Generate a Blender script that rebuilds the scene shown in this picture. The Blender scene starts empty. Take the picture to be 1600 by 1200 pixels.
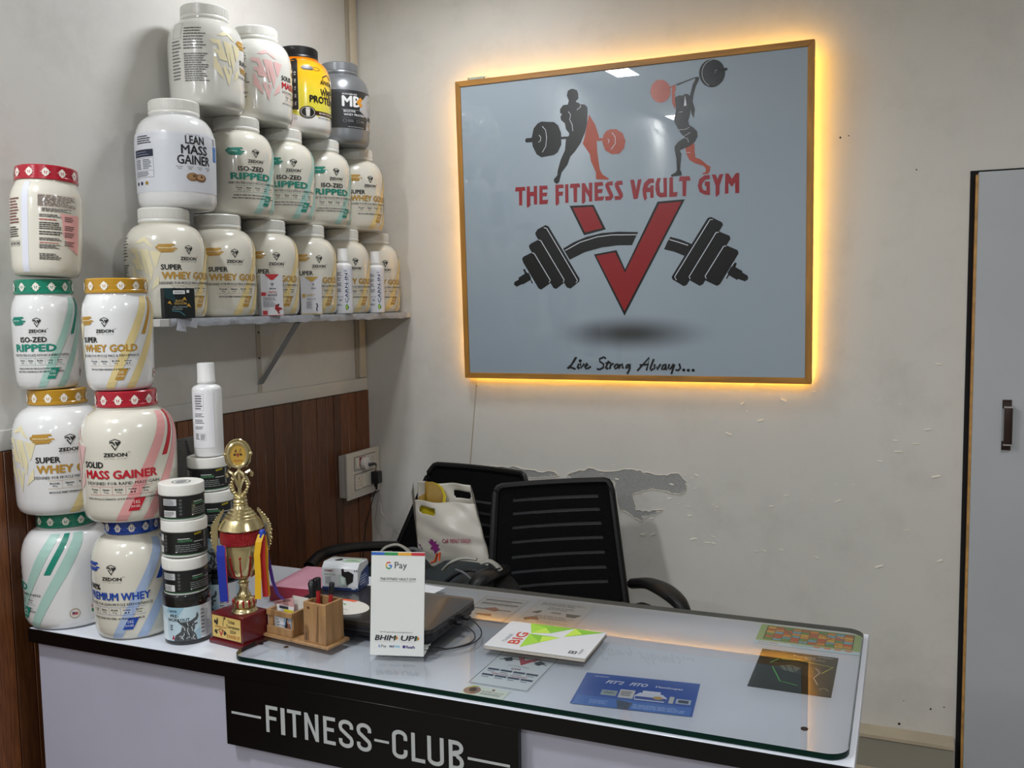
import bpy, bmesh, math, random
from mathutils import Vector, Matrix
from mathutils.geometry import tessellate_polygon
random.seed(7)
PI = math.pi
SC = bpy.context.scene
COL = SC.collection
# ------------------------------------------------------------------ camera
CAM = Vector((1.85, -2.96070645, 1.45922727))
YAW, PIT, ROL, FPX = -0.40144371, -0.08538694, -0.01527914, 1450.0
FW = Vector((math.sin(YAW)*math.cos(PIT), math.cos(YAW)*math.cos(PIT), math.sin(PIT)))
_r0 = Vector((math.cos(YAW), -math.sin(YAW), 0)); _u0 = _r0.cross(FW)
RT = math.cos(ROL)*_r0 + math.sin(ROL)*_u0
UP = -math.sin(ROL)*_r0 + math.cos(ROL)*_u0
cd = bpy.data.cameras.new('camera'); cam = bpy.data.objects.new('camera', cd); COL.objects.link(cam)
cam.matrix_world = Matrix(((RT.x, UP.x, -FW.x, CAM.x), (RT.y, UP.y, -FW.y, CAM.y), (RT.z, UP.z, -FW.z, CAM.z), (0, 0, 0, 1)))
cd.sensor_fit = 'HORIZONTAL'; cd.sensor_width = 36; cd.lens = 36*FPX/1600; cd.clip_start = 0.02
SC.camera = cam
# ------------------------------------------------------------------ light
SC.view_settings.view_transform = 'Standard'; SC.view_settings.look = 'None'
SC.view_settings.gamma = 1; SC.view_settings.use_curve_mapping = False
SC.view_settings.exposure = 0.0
w = bpy.data.worlds.new('world'); SC.world = w; w.use_nodes = True
w.node_tree.nodes['Background'].inputs[0].default_value = (.85, .92, 1, 1)
w.node_tree.nodes['Background'].inputs[1].default_value = 0.10
def area(name, x, y, z, s, power, col=(.955, .985, 1.03), sy=None):
    l = bpy.data.lights.new(name, 'AREA'); l.shape = 'RECTANGLE'; l.size = s; l.size_y = sy or s; l.energy = power; l.color = col
    o = bpy.data.objects.new(name, l); COL.objects.link(o); o.location = (x, y, z); return o
LZ = 2.62
area('ceiling_lamp', 0.50, -0.66, LZ, .13, 8, sy=.24)
area('ceiling_lamp', 0.32, -2.52, LZ, .13, 25, sy=.24)
area('ceiling_lamp', 0.15, -4.65, LZ, .13, 23, sy=.24)
area('ceiling_lamp', 2.35, -1.90, LZ, .13, 17, sy=.24)
area('ceiling_lamp', 2.20, -3.90, LZ, .13, 24, sy=.24)
area('ceiling_lamp', 2.30, -5.60, LZ, .13, 21, sy=.24)
# ------------------------------------------------------------------ helpers
def at(px, py, ax, v):
    "photograph pixel (1600x1200) to the point of the plane axis=v behind it"
    d = FW*FPX + RT*(px-800) - UP*(py-600)
    return CAM + d*((v-CAM[ax])/d[ax])
def hexc(h):
    h = h.lstrip('#'); c = [int(h[i:i+2], 16)/255 for i in (0, 2, 4)]
    return tuple(x/12.92 if x <= .04045 else ((x+.055)/1.055)**2.4 for x in c)+(1,)
_m = {}
def mat(name, col, rough=.5, metal=0, noise=0, nscale=8, bump=0, bscale=60, coat=0, emit=0, stretch=None, alpha=None, coord='Object', rnd=0, spec=.5):
    if name in _m: return _m[name]
    m = bpy.data.materials.new(name); m.use_nodes = True; nt = m.node_tree; b = nt.nodes['Principled BSDF']
    c = hexc(col) if isinstance(col, str) else col
    b.inputs['Base Color'].default_value = c; b.inputs['Roughness'].default_value = rough; b.inputs['Metallic'].default_value = metal
    b.inputs['Coat Weight'].default_value = coat; b.inputs['Coat Roughness'].default_value = .05; b.inputs['Specular IOR Level'].default_value = spec
    if emit: b.inputs['Emission Color'].default_value = c; b.inputs['Emission Strength'].default_value = emit
    tc = nt.nodes.new('ShaderNodeTexCoord'); mp = nt.nodes.new('ShaderNodeMapping'); nt.links.new(tc.outputs[coord], mp.inputs[0])
    if stretch: mp.inputs['Scale'].default_value = stretch
    out = None
    if noise:
        n = nt.nodes.new('ShaderNodeTexNoise'); n.inputs['Scale'].default_value = nscale; n.inputs['Detail'].default_value = 6
        nt.links.new(mp.outputs[0], n.inputs[0])
        r = nt.nodes.new('ShaderNodeMapRange'); r.inputs[1].default_value = .3; r.inputs[2].default_value = .7
        r.inputs[3].default_value = 1-noise; r.inputs[4].default_value = 1+noise*.6; nt.links.new(n.outputs[0], r.inputs[0])
        hs = nt.nodes.new('ShaderNodeHueSaturation'); hs.inputs['Color'].default_value = c; nt.links.new(r.outputs[0], hs.inputs['Value']); out = hs.outputs[0]
    if rnd:
        oi = nt.nodes.new('ShaderNodeObjectInfo'); r2 = nt.nodes.new('ShaderNodeMapRange'); r2.inputs[3].default_value = 1-rnd; r2.inputs[4].default_value = 1+rnd
        nt.links.new(oi.outputs['Random'], r2.inputs[0]); h2 = nt.nodes.new('ShaderNodeHueSaturation')
        if out: nt.links.new(out, h2.inputs['Color'])
        else: h2.inputs['Color'].default_value = c
        nt.links.new(r2.outputs[0], h2.inputs['Value']); out = h2.outputs[0]
    if out: nt.links.new(out, b.inputs['Base Color'])
    if bump:
        n2 = nt.nodes.new('ShaderNodeTexNoise'); n2.inputs['Scale'].default_value = bscale; n2.inputs['Detail'].default_value = 5; nt.links.new(mp.outputs[0], n2.inputs[0])
        bp = nt.nodes.new('ShaderNodeBump'); bp.inputs['Strength'].default_value = bump; bp.inputs['Distance'].default_value = .01
        nt.links.new(n2.outputs[0], bp.inputs['Height']); nt.links.new(bp.outputs[0], b.inputs['Normal'])
    _m[name] = m; return m
def pmat(col, rough=.4):
    return mat('print_%s_%d' % (col.lstrip('#'), rough*100), col, rough)
class MB:
    def __init__(s): s.v = []; s.f = []; s.mi = []; s.k = 0; s.sm = []
    def add(s, vs, fs, smooth=False):
        b = len(s.v); s.v += [tuple(v) for v in vs]
        for f in fs: s.f.append(tuple(b+i for i in f)); s.mi.append(s.k); s.sm.append(smooth)
        return s
    def box(s, x0, y0, z0, x1, y1, z1):
        return s.add([(x0,y0,z0),(x1,y0,z0),(x1,y1,z0),(x0,y1,z0),(x0,y0,z1),(x1,y0,z1),(x1,y1,z1),(x0,y1,z1)],
                     [(3,2,1,0),(4,5,6,7),(0,1,5,4),(1,2,6,5),(2,3,7,6),(3,0,4,7)])
    def obox(s, c, ax, ay, az, hx, hy, hz):
        c = Vector(c); ax = Vector(ax).normalized()*hx; ay = Vector(ay).normalized()*hy; az = Vector(az).normalized()*hz
        vs = [c+ax*i+ay*j+az*k for k in (-1, 1) for i, j in ((-1,-1),(1,-1),(1,1),(-1,1))]
        return s.add(vs, [(3,2,1,0),(4,5,6,7),(0,1,5,4),(1,2,6,5),(2,3,7,6),(3,0,4,7)])
    def lathe(s, prof, n=48, c=(0,0,0), smooth=True, fl=0, nf=0):
        vs = []; fs = []
        for j, (r, z) in enumerate(prof):
            for i in range(n):
                a = 2*PI*i/n; rr = r
                vs.append((c[0]+rr*math.cos(a), c[1]+rr*math.sin(a), c[2]+z))
        for j in range(len(prof)-1):
            for i in range(n):
                k = (i+1) % n; fs.append((j*n+i, j*n+k, (j+1)*n+k, (j+1)*n+i))
        fs.append(tuple(range(n-1, -1, -1))); fs.append(tuple((len(prof)-1)*n+i for i in range(n)))
        return s.add(vs, fs, smooth)
    def prism(s, pts, z0, z1, ax=2):
        def P(p, h): return (p[0], p[1], h) if ax == 2 else ((p[0], h, p[1]) if ax == 1 else (h, p[0], p[1]))
        n = len(pts); tr = tessellate_polygon([[Vector((p[0], p[1], 0)) for p in pts]])
        vs = [P(p, z0) for p in pts]+[P(p, z1) for p in pts]
        fs = [tuple(t) for t in tr]+[tuple(n+i for i in reversed(t)) for t in tr]+[(i, (i+1) % n, n+(i+1) % n, n+i) for i in range(n)]
        return s.add(vs, fs)
    def tube(s, path, r, n=10, ry=None, caps=True, side=None):
        path = [Vector(p) for p in path]; vs = []; fs = []; N = len(path)
        for j, p in enumerate(path):
            t = (path[min(j+1, N-1)]-path[max(j-1, 0)]).normalized()
            sd = Vector(side) if side else (Vector((0,0,1)) if abs(t.z) < .9 else Vector((1,0,0)))
            a = t.cross(sd).normalized(); b = a.cross(t).normalized()
            rr = r[j] if isinstance(r, (list, tuple)) else r; r2 = rr if ry is None else (ry[j] if isinstance(ry, (list, tuple)) else ry)
            for i in range(n):
                an = 2*PI*i/n; vs.append(p+a*math.cos(an)*rr+b*math.sin(an)*r2)
        for j in range(N-1):
            for i in range(n):
                k = (i+1) % n; fs.append((j*n+i, j*n+k, (j+1)*n+k, (j+1)*n+i))
        if caps: fs.append(tuple(range(n-1, -1, -1))); fs.append(tuple((N-1)*n+i for i in range(n)))
        return s.add(vs, fs, True)
    def ball(s, c, r, n=8, m=12, sx=1, sy=1, sz=1):
        prof = [(r*math.sin(PI*j/n), -r*math.cos(PI*j/n)) for j in range(n+1)]
        vs = []; fs = []
        for j, (q, z) in enumerate(prof):
            for i in range(m):
                a = 2*PI*i/m; vs.append((c[0]+q*math.cos(a)*sx, c[1]+q*math.sin(a)*sy, c[2]+z*sz))
        for j in range(n):
            for i in range(m):
                k = (i+1) % m; fs.append((j*m+i, j*m+k, (j+1)*m+k, (j+1)*m+i))
        return s.add(vs, fs, True)
    def build(s, name, m, parent=None, bevel=0, seg=2, **tags):
        me = bpy.data.meshes.new(name); me.from_pydata(s.v, [], s.f)
        ms = m if isinstance(m, (list, tuple)) else [m]
        for x in ms: me.materials.append(x)
        me.polygons.foreach_set('material_index', s.mi); me.polygons.foreach_set('use_smooth', s.sm)
        bm = bmesh.new(); bm.from_mesh(me); bmesh.ops.remove_doubles(bm, verts=bm.verts, dist=1e-6)
        bmesh.ops.recalc_face_normals(bm, faces=bm.faces)
        if bevel:
            es = [e for e in bm.edges if len(e.link_faces) == 2 and e.calc_face_angle(0) > .5]
            bmesh.ops.bevel(bm, geom=es, offset=bevel, segments=seg, affect='EDGES', profile=.6, clamp_overlap=True)
        bm.to_mesh(me); bm.free()
        if bevel:
            for p in me.polygons: p.use_smooth = True
        me.update()
        o = bpy.data.objects.new(name, me); COL.objects.link(o)
        if bevel or any(s.sm): sharp(me)
        if parent: o.parent = parent
        for k, v in tags.items(): o[k] = v
        return o
def sharp(me, ang=math.radians(38)):
    try: me.set_sharp_from_angle(angle=ang)
    except Exception: pass
def thing(name, label, cat, loc=(0,0,0), rot=(0,0,0), group=None):
    o = bpy.data.objects.new(name, None); COL.objects.link(o); o.empty_display_size = .05
    o.location = loc; o.rotation_euler = rot; o['label'] = label; o['category'] = cat
    if group: o['group'] = group
    return o
def tag(o, label, cat, group=None):
    o['label'] = label; o['category'] = cat
    if group: o['group'] = group
    return o
def struct(o): o['kind'] = 'structure'; return o
def copy_tree(o, label, loc, rotz=None, group=None):
    c = o.copy(); COL.objects.link(c); c['label'] = label; c.location = loc
    if rotz is not None: c.rotation_euler = (o.rotation_euler.x, o.rotation_euler.y, rotz)
    if group: c['group'] = group
    def rec(src, dst):
        for ch in list(src.children):
            n = ch.copy(); COL.objects.link(n); n.parent = dst; rec(ch, n)
    rec(o, c); return c
# ---- flat print: polygons and lettering laid on a surface by a mapping function
_tx = {}
def glyphs(s, bold, res=3):
    k = (s, bold, res)
    if k not in _tx:
        cu = bpy.data.curves.new('t', 'FONT'); cu.body = s; cu.offset = bold; cu.resolution_u = res; cu.size = 1
        ob = bpy.data.objects.new('t', cu); COL.objects.link(ob); me = bpy.data.meshes.new_from_object(ob)
        vs = [v.co.copy() for v in me.vertices]; tr = []
        for p in me.polygons:
            q = list(p.vertices)
            for i in range(1, len(q)-1): tr.append((q[0], q[i], q[i+1]))
        bpy.data.objects.remove(ob); bpy.data.curves.remove(cu); bpy.data.meshes.remove(me)
        _tx[k] = (vs, tr)
    return _tx[k]
class Decal:
    def __init__(s, asp=1): s.t = []; s.asp = asp; s.c = 0
    def text(s, st, x0, x1, y0, y1, col, bold=.0, shear=0, layer=3, rot=0, rough=.4, res=2):
        vs, tr = glyphs(st, 0, res)
        if not vs: return
        sh = [(0, 0)]
        if bold > .004: sh = [(-bold*.8, 0), (bold*.8, 0)] + ([(0, bold*.55), (0, -bold*.55), (0, 0)] if res > 1 else [])
        a = min(v.x for v in vs); b = max(v.x for v in vs); c = min(v.y for v in vs); d = max(v.y for v in vs)
        pts = []
        for v in vs:
            x = (v.x-a)/(b-a); y = (v.y-c)/(d-c)
            if rot: pts.append((x1-y*(x1-x0), y0+x*(y1-y0)))
            else: pts.append((x0+x*(x1-x0)+shear*y*(y1-y0), y0+y*(y1-y0)))
        ex, ey = ((x1-x0)/(b-a), (y1-y0)/(d-c)) if not rot else ((x1-x0)/(d-c), (y1-y0)/(b-a))
        for k, (ox, oy) in enumerate(sh):
            q = [(p[0]+ox*ex, p[1]+oy*ey) for p in pts]
            for t in tr: s.t.append((q[t[0]], q[t[1]], q[t[2]], col, layer+.18*k, rough))
    def poly(s, pts, col, layer=1, rough=.4):
        s.c += 1; layer = layer+(s.c % 9)*.1
        for t in tessellate_polygon([[Vector((p[0], p[1], 0)) for p in pts]]):
            s.t.append((tuple(pts[t[0]]), tuple(pts[t[1]]), tuple(pts[t[2]]), col, layer, rough))
    def rect(s, x0, y0, x1, y1, col, layer=1, rough=.4): s.poly([(x0,y0),(x1,y0),(x1,y1),(x0,y1)], col, layer, rough)
    def frame(s, x0, y0, x1, y1, w, col, layer=2, wy=None):
        wy = wy or w
        s.rect(x0,y0,x1,y0+wy,col,layer); s.rect(x0,y1-wy,x1,y1,col,layer); s.rect(x0,y0+wy,x0+w,y1-wy,col,layer); s.rect(x1-w,y0+wy,x1,y1-wy,col,layer)
    def ell(s, cx, cy, rx, ry, col, layer=1, n=24, a0=0, a1=2*PI, rin=0):
        if rin:
            for i in range(n):
                a = a0+(a1-a0)*i/n; b = a0+(a1-a0)*(i+1)/n
                s.poly([(cx+rx*rin*math.cos(a), cy+ry*rin*math.sin(a)), (cx+rx*math.cos(a), cy+ry*math.sin(a)), (cx+rx*math.cos(b), cy+ry*math.sin(b)), (cx+rx*rin*math.cos(b), cy+ry*rin*math.sin(b))], col, layer)
        else: s.poly([(cx+rx*math.cos(a0+(a1-a0)*i/n), cy+ry*math.sin(a0+(a1-a0)*i/n)) for i in range(n)], col, layer)
    def line(s, pts, w, col, layer=2):
        n = len(pts); L = []; R = []
        for i in range(n):
            a = pts[max(i-1, 0)]; b = pts[min(i+1, n-1)]; dx = b[0]-a[0]; dy = (b[1]-a[1])*s.asp; d = math.hypot(dx, dy) or 1
            ww = w[i] if isinstance(w, (list, tuple)) else w
            L.append((pts[i][0]-dy/d*ww/2, pts[i][1]+dx/d*ww/2/s.asp)); R.append((pts[i][0]+dy/d*ww/2, pts[i][1]-dx/d*ww/2/s.asp))
        for i in range(n-1): s.poly([L[i], L[i+1], R[i+1], R[i]], col, layer)
    def tiny(s, x0, x1, y0, y1, n, col, layer=3, fill=.5):
        "rows of print too small to read, as broken rules"
        h = (y1-y0)/n
        for i in range(n):
            y = y0+h*i; x = x0; e = x0+(x1-x0)*random.uniform(.7, 1)
            while x < e:
                L = (x1-x0)*random.uniform(.06, .2); s.rect(x, y+h*.25, min(x+L, e), y+h*(.25+fill), col, layer); x += L+(x1-x0)*.02
    def build(s, name, fm, parent=None, mx=None, my=None, thick=False, **tags):
        mb = MB(); mats = []; idx = {}; vi = {}; V = []; F = []; MI = []
        def vid(p, layer):
            k = (round(p[0], 6), round(p[1], 6), layer)
            if k not in vi: vi[k] = len(V); V.append(tuple(fm(p[0], p[1], layer)))
            return vi[k]
        def rec(a, b, c, layer, mi, dep=0):
            if dep < 6:
                big = (mx and max(abs(a[0]-b[0]), abs(b[0]-c[0]), abs(c[0]-a[0])) > mx) or (my and max(abs(a[1]-b[1]), abs(b[1]-c[1]), abs(c[1]-a[1])) > my)
                if big:
                    ab = ((a[0]+b[0])/2, (a[1]+b[1])/2); bc = ((b[0]+c[0])/2, (b[1]+c[1])/2); ca = ((c[0]+a[0])/2, (c[1]+a[1])/2)
                    for t in ((a, ab, ca), (ab, b, bc), (ca, bc, c), (ab, bc, ca)): rec(*t, layer, mi, dep+1)
                    return
            # consistent outward winding
            if (b[0]-a[0])*(c[1]-a[1])-(b[1]-a[1])*(c[0]-a[0]) < 0: b, c = c, b
            i, j, k = vid(a, layer), vid(b, layer), vid(c, layer)
            if i != j and j != k and i != k: F.append((i, j, k)); MI.append(mi)
        for a, b, c, col, layer, rough in s.t:
            kk = (col, rough)
            if kk not in idx: idx[kk] = len(mats); mats.append(pmat(col, rough))
            rec(a, b, c, layer, idx[kk])
        me = bpy.data.meshes.new(name); me.from_pydata(V, [], F)
        for m in mats: me.materials.append(m)
        me.polygons.foreach_set('material_index', MI)
        if mx: me.polygons.foreach_set('use_smooth', [True]*len(F))
        me.update(); o = bpy.data.objects.new(name, me); COL.objects.link(o)
        if parent: o.parent = parent
        for k, v in tags.items(): o[k] = v
        return o
def plane_map(o, ux, uy, eps=.0004):
    o, ux, uy = Vector(o), Vector(ux), Vector(uy); n = ux.cross(uy).normalized()
    return lambda x, y, l: o+ux*x+uy*y+n*(eps+.00012*l)

# ================================================================== SETTING
def plaster(name, base, warm=None):
    m = mat(name, base, .55, noise=.05, nscale=1.6, bump=.22, bscale=7)
    nt = m.node_tree; b = nt.nodes['Principled BSDF']; src = b.inputs['Base Color'].links[0].from_socket
    tc = nt.nodes.new('ShaderNodeTexCoord')
    n = nt.nodes.new('ShaderNodeTexNoise'); n.inputs['Scale'].default_value = 4.5; n.inputs['Detail'].default_value = 9; n.inputs['Roughness'].default_value = .7; nt.links.new(tc.outputs['Object'], n.inputs[0])
    r = nt.nodes.new('ShaderNodeMapRange'); r.inputs[1].default_value = .5; r.inputs[2].default_value = .72; r.inputs[3].default_value = 0; r.inputs[4].default_value = .20; nt.links.new(n.outputs[0], r.inputs[0])
    mx = nt.nodes.new('ShaderNodeMix'); mx.data_type = 'RGBA'; nt.links.new(r.outputs[0], mx.inputs[0]); nt.links.new(src, mx.inputs[6]); mx.inputs[7].default_value = hexc('8f8a7c')
    nt.links.new(mx.outputs[2], b.inputs['Base Color']); return m
WALL = plaster('painted_plaster', 'cfccc4')
WALLD = plaster('painted_plaster_left', 'd3d1cb')
struct(MB().box(0, 0, 0, 5.2, .12, 2.654).build('wall_back', WALL))
struct(MB().box(-.12, -7.2, 0, 0, .12, 2.654).build('wall_left', WALLD))
struct(MB().box(5.2, -7.2, 0, 5.32, .12, 3.0).build('wall_right', WALL))
struct(MB().box(-.12, -7.32, 0, 5.32, -7.2, 3.0).build('wall_front', WALL))
struct(MB().box(-.12, -7.32, 2.655, 5.32, .12, 2.75).build('ceiling', mat('ceiling_paint', 'd8d6d0', .8)))
struct(MB().box(-.12, -7.32, -.1, 5.32, .12, 0).build('floor', mat('floor_tile', '8d877c', .35, noise=.1, nscale=3)))
# tiled ledge along the foot of the back wall, in two steps
TL = mat('ledge_tile', 'b3a68f', .5, noise=.12, nscale=9, bump=.2, bscale=20)
struct(MB().box(.3, -.07, .0, 2.004, 0, .146).build('baseboard_back', mat('skirting_paint', '8f8b7e', .5, noise=.06, nscale=4)))
struct(MB().box(.3, -.074, .146, 2.004, 0, .156).build('trim_1', TL))
struct(MB().box(.3, -.20, 0, 2.004, -.07, .055).build('trim_2', TL))
# plank panelling on the left wall
wood_d = mat('panel_wood', '6d4023', .38, noise=.45, nscale=9, stretch=(30, 30, 1.6), bump=.15, bscale=14, rnd=.38)
xs = [0.0, -.041, -.089, -.138, -.188, -.232, -.279, -.332, -.376, -.42, -.469, -.516, -.568]
y = -.568
while y > -2.9: y -= random.uniform(.043, .056); xs.append(y)
pan = struct(MB().box(.0, -2.95, 0, .004, -.001, 1.15).build('trim_3', mat('panel_backing', '1d0f08', .7)))
for a, b in zip(xs[:-1], xs[1:]):
    MB().box(.004, b+.0012, .0, .012+random.uniform(-.001, .0015), a-.0012, 1.15).build('plank', wood_d, pan, bevel=.001, seg=1)
# plaster ridge above the planks
struct(MB().box(0, -2.95, 1.152, .010, -.002, 1.198).build('trim_4', WALLD, bevel=.003))
# slim wall cable duct in the corner
cm = mat('duct_plastic', 'cfc4ae', .4)
duct = struct(MB().box(0, -.052, 1.20, .014, -.012, 2.654).build('trim_5', cm, bevel=.003))
MB().box(0, -.068, 1.20, .009, -.056, 2.654).build('cable', mat('duct_grey', 'aca08c', .5), duct, bevel=.002)

# peeled paint along the back wall
PEEL = mat('bare_plaster', 'b2b2af', .8, noise=.3, nscale=14, stretch=(60, 60, 20), bump=.6, bscale=30, coord='Object')
FLK = mat('curled_paint', 'd8d2c4', .5, bump=.2, bscale=40)
def peel(pts, o=(730, 720), s=.2375):
    P = [at(o[0]+x*s, o[1]+y*s, 1, -.0006) for x, y in pts]
    rnd = random.Random(len(pts)); Q = []
    for i in range(len(P)):
        a, b = P[i], P[(i+1) % len(P)]
        for k in range(4):
            q = a.lerp(b, k/4); Q.append(Vector((q.x+rnd.uniform(-.003, .003), q.y, q.z+rnd.uniform(-.0035, .0035))))
    m = MB(); tr = tessellate_polygon([[Vector((q.x, q.z, 0)) for q in Q]]); m.add(Q, [tuple(t) for t in tr]); m.build('bare_patch', PEEL, WB)
    m = MB(); m.tube([(q.x, -.0012, q.z) for q in Q]+[(Q[0].x, -.0012, Q[0].z)], [rnd.uniform(.0006, .0026) for _ in range(len(Q)+1)], 5, ry=.0012); m.build('paint_edge', FLK, WB)
WB = bpy.data.objects['wall_back']
peel([(60,40),(170,38),(300,40),(420,55),(470,75),(580,70),(600,100),(500,110),(370,112),(300,100),(100,70)])
peel([(660,95),(720,68),(800,50),(900,65),(1030,60),(1100,55),(1180,80),(1300,90),(1390,88),(1440,130),(1440,190),(1420,215),(1320,210),(1240,185),(1190,190),(1120,215),(1080,225),(1100,270),(1110,320),(1200,330),(1290,320),(1250,350),(1190,365),(1150,392),(1100,380),(1060,340),(1010,330),(990,300),(970,140),(940,128),(800,130),(700,128)])
rr = random.Random(3)
def flakes(n, x0, x1, y0, y1, s):
    m = MB()
    for _ in range(n):
        p = at(rr.uniform(x0, x1), rr.uniform(y0, y1), 1, -.001); a = rr.uniform(-.5, .5); L = s*rr.uniform(.4, 1.4); h = L*rr.uniform(.1, .35)
        m.obox(p, (math.cos(a), 0, math.sin(a)), (0, 1, 0), (-math.sin(a), .3, math.cos(a)), L, .0006, h)
    o = m.build('paint_flakes', FLK, WB); o['kind'] = 'stuff'
flakes(26, 1000, 1120, 740, 850, .006); flakes(18, 1110, 1490, 700, 900, .009); flakes(14, 700, 1000, 725, 750, .005); flakes(14, 1130, 1490, 560, 700, .008)
sm_ = mat('wall_stain', '8a8578', .6)
m = MB()
for px, py, r in ((1405,1131,.004),(1454,1108,.003),(1412,1095,.0015),(1475,1105,.002),(1313,215,.003),(1326,212,.002),(1432,265,.002)):
    p = at(px, py, 1, -.0005); m.ball(p, r, 5, 8, 1, .15, 1)
m.build('nail_hole', mat('hole_dark', '2a2622', .9), WB)
# ------------------------------------------------------------------ door
dr = struct(MB().box(2.03, -.036, .0, 2.75, -.008, 1.807).build('door_1', mat('laminate_grey', 'b0b3b6', .45, noise=.05, nscale=3), bevel=.001, seg=1))
MB().box(2.0235, -.036, 0, 2.0298, -.008, 1.800).build('edge_band', mat('edge_wood', 'b98a4a', .5, noise=.35, nscale=6, stretch=(1, 1, 5)), dr)
struct(MB().box(2.0105, -.004, 0, 2.76, -.001, 1.815).build('door_gap_shade', mat('gap_shade', '0b0909', .9)))  # thin black sheet, painted-in shade for the gap beside the door leaf
hm = mat('handle_bronze', '3a2c28', .3, metal=.6); ch = mat('chrome', 'd8d8da', .15, metal=1)
hd = MB(); hd.box(2.105, -.04, 1.148, 2.128, -.036, 1.172).box(2.105, -.04, 1.03, 2.128, -.036, 1.055)
h = hd.build('door_handle', hm, dr)
MB().box(2.108, -.066, 1.05, 2.129, -.060, 1.152).build('grip', hm, h, bevel=.001)
m = MB(); m.box(2.107, -.066, 1.152, 2.130, -.037, 1.156).box(2.107, -.066, 1.046, 2.130, -.037, 1.05); m.build('chrome_post', ch, h, label='chrome bracket ends')
# ================================================================== LIT POSTER
pz0, pz1, py0, py1 = 1.206, 2.212, -.036, -.069
px0, px1 = .432, 1.592
lean = math.atan2(py0-py1, pz1-pz0)
PO = thing('framed_poster', 'large framed gym poster with warm light glowing from behind it', 'poster', (px0, py0, pz0), (lean, 0, 0))
PM = Matrix.Translation((px0, py0, pz0)) @ Matrix.Rotation(lean, 4, 'X'); PI_ = PM.inverted()
PW = px1-px0; PH = (pz1-pz0)/math.cos(lean)
def fw(name, c1, c2, base='a9762f'):
    return mat(name, base, .4, noise=.28, nscale=5, stretch=(c1, 8, c2), bump=.1, bscale=9)
FV, FH = fw('pine_upright', 12, 1.5), fw('pine_rail', 1.5, 12)
fwid = .019
for pts, mm in (([(0,0),(PW,0),(PW-fwid,fwid),(fwid,fwid)], FH), ([(0,PH),(fwid,PH-fwid),(PW-fwid,PH-fwid),(PW,PH)], FH),
                ([(0,.0),(fwid,fwid),(fwid,PH-fwid),(0,PH)], FV), ([(PW,0),(PW,PH),(PW-fwid,PH-fwid),(PW-fwid,fwid)], FV)):
    MB().prism(pts, -.006, .018, 1).build('frame_rail', mm, PO, bevel=.0012, seg=1)
# the printed sheet: pale grey-blue with a soft printed shadow, behind acrylic
pm = bpy.data.materials.new('poster_print'); pm.use_nodes = True; nt = pm.node_tree; b = nt.nodes['Principled BSDF']
b.inputs['Roughness'].default_value = .45; b.inputs['Coat Weight'].default_value = 1.0; b.inputs['Coat Roughness'].default_value = .008; b.inputs['Coat IOR'].default_value = 1.55
tc = nt.nodes.new('ShaderNodeTexCoord'); mp = nt.nodes.new('ShaderNodeMapping'); nt.links.new(tc.outputs['Object'], mp.inputs[0])
sc_ = PI_ @ at(985, 521, 1, -.04); mp.inputs['Location'].default_value = (-sc_.x/.27, 0, -sc_.z/.062); mp.inputs['Scale'].default_value = (1/.27, 0, 1/.062)
ln = nt.nodes.new('ShaderNodeVectorMath'); ln.operation = 'LENGTH'; nt.links.new(mp.outputs[0], ln.inputs[0])
mr = nt.nodes.new('ShaderNodeMapRange'); mr.interpolation_type = 'SMOOTHSTEP'; mr.inputs[1].default_value = .05; mr.inputs[2].default_value = 1.1; mr.inputs[3].default_value = .95; mr.inputs[4].default_value = 0; nt.links.new(ln.outputs['Value'], mr.inputs[0])
mxx = nt.nodes.new('ShaderNodeMix'); mxx.data_type = 'RGBA'; nt.links.new(mr.outputs[0], mxx.inputs[0]); mxx.inputs[6].default_value = hexc('95a3ae'); mxx.inputs[7].default_value = hexc('16181a')
nt.links.new(mxx.outputs[2], b.inputs['Base Color'])
MB().box(fwid-.003, -.002, fwid-.003, PW-fwid+.003, .012, PH-fwid+.003).build('print_sheet', pm, PO)
MB().box(fwid-.003, .0125, fwid-.003, PW-fwid+.003, .015, PH-fwid+.003).build('back_board', mat('hardboard', '6b5336', .8), PO)
# LED strip on the back edge of the frame
led = mat('led_amber', (1.0, .53, .07, 1), .5, emit=46)
m = MB(); e = .012; q = .0195
m.box(e, .0182, e, PW-e, q, e+.006).box(e, .0182, PH-e-.006, PW-e, q, PH-e).box(e, .0182, e+.006, e+.006, q, PH-e-.006).box(PW-e-.006, .0182, e+.006, PW-e, q, PH-e-.006)
m.build('led_strip', led, PO, label='amber light strip behind the frame')
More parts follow.
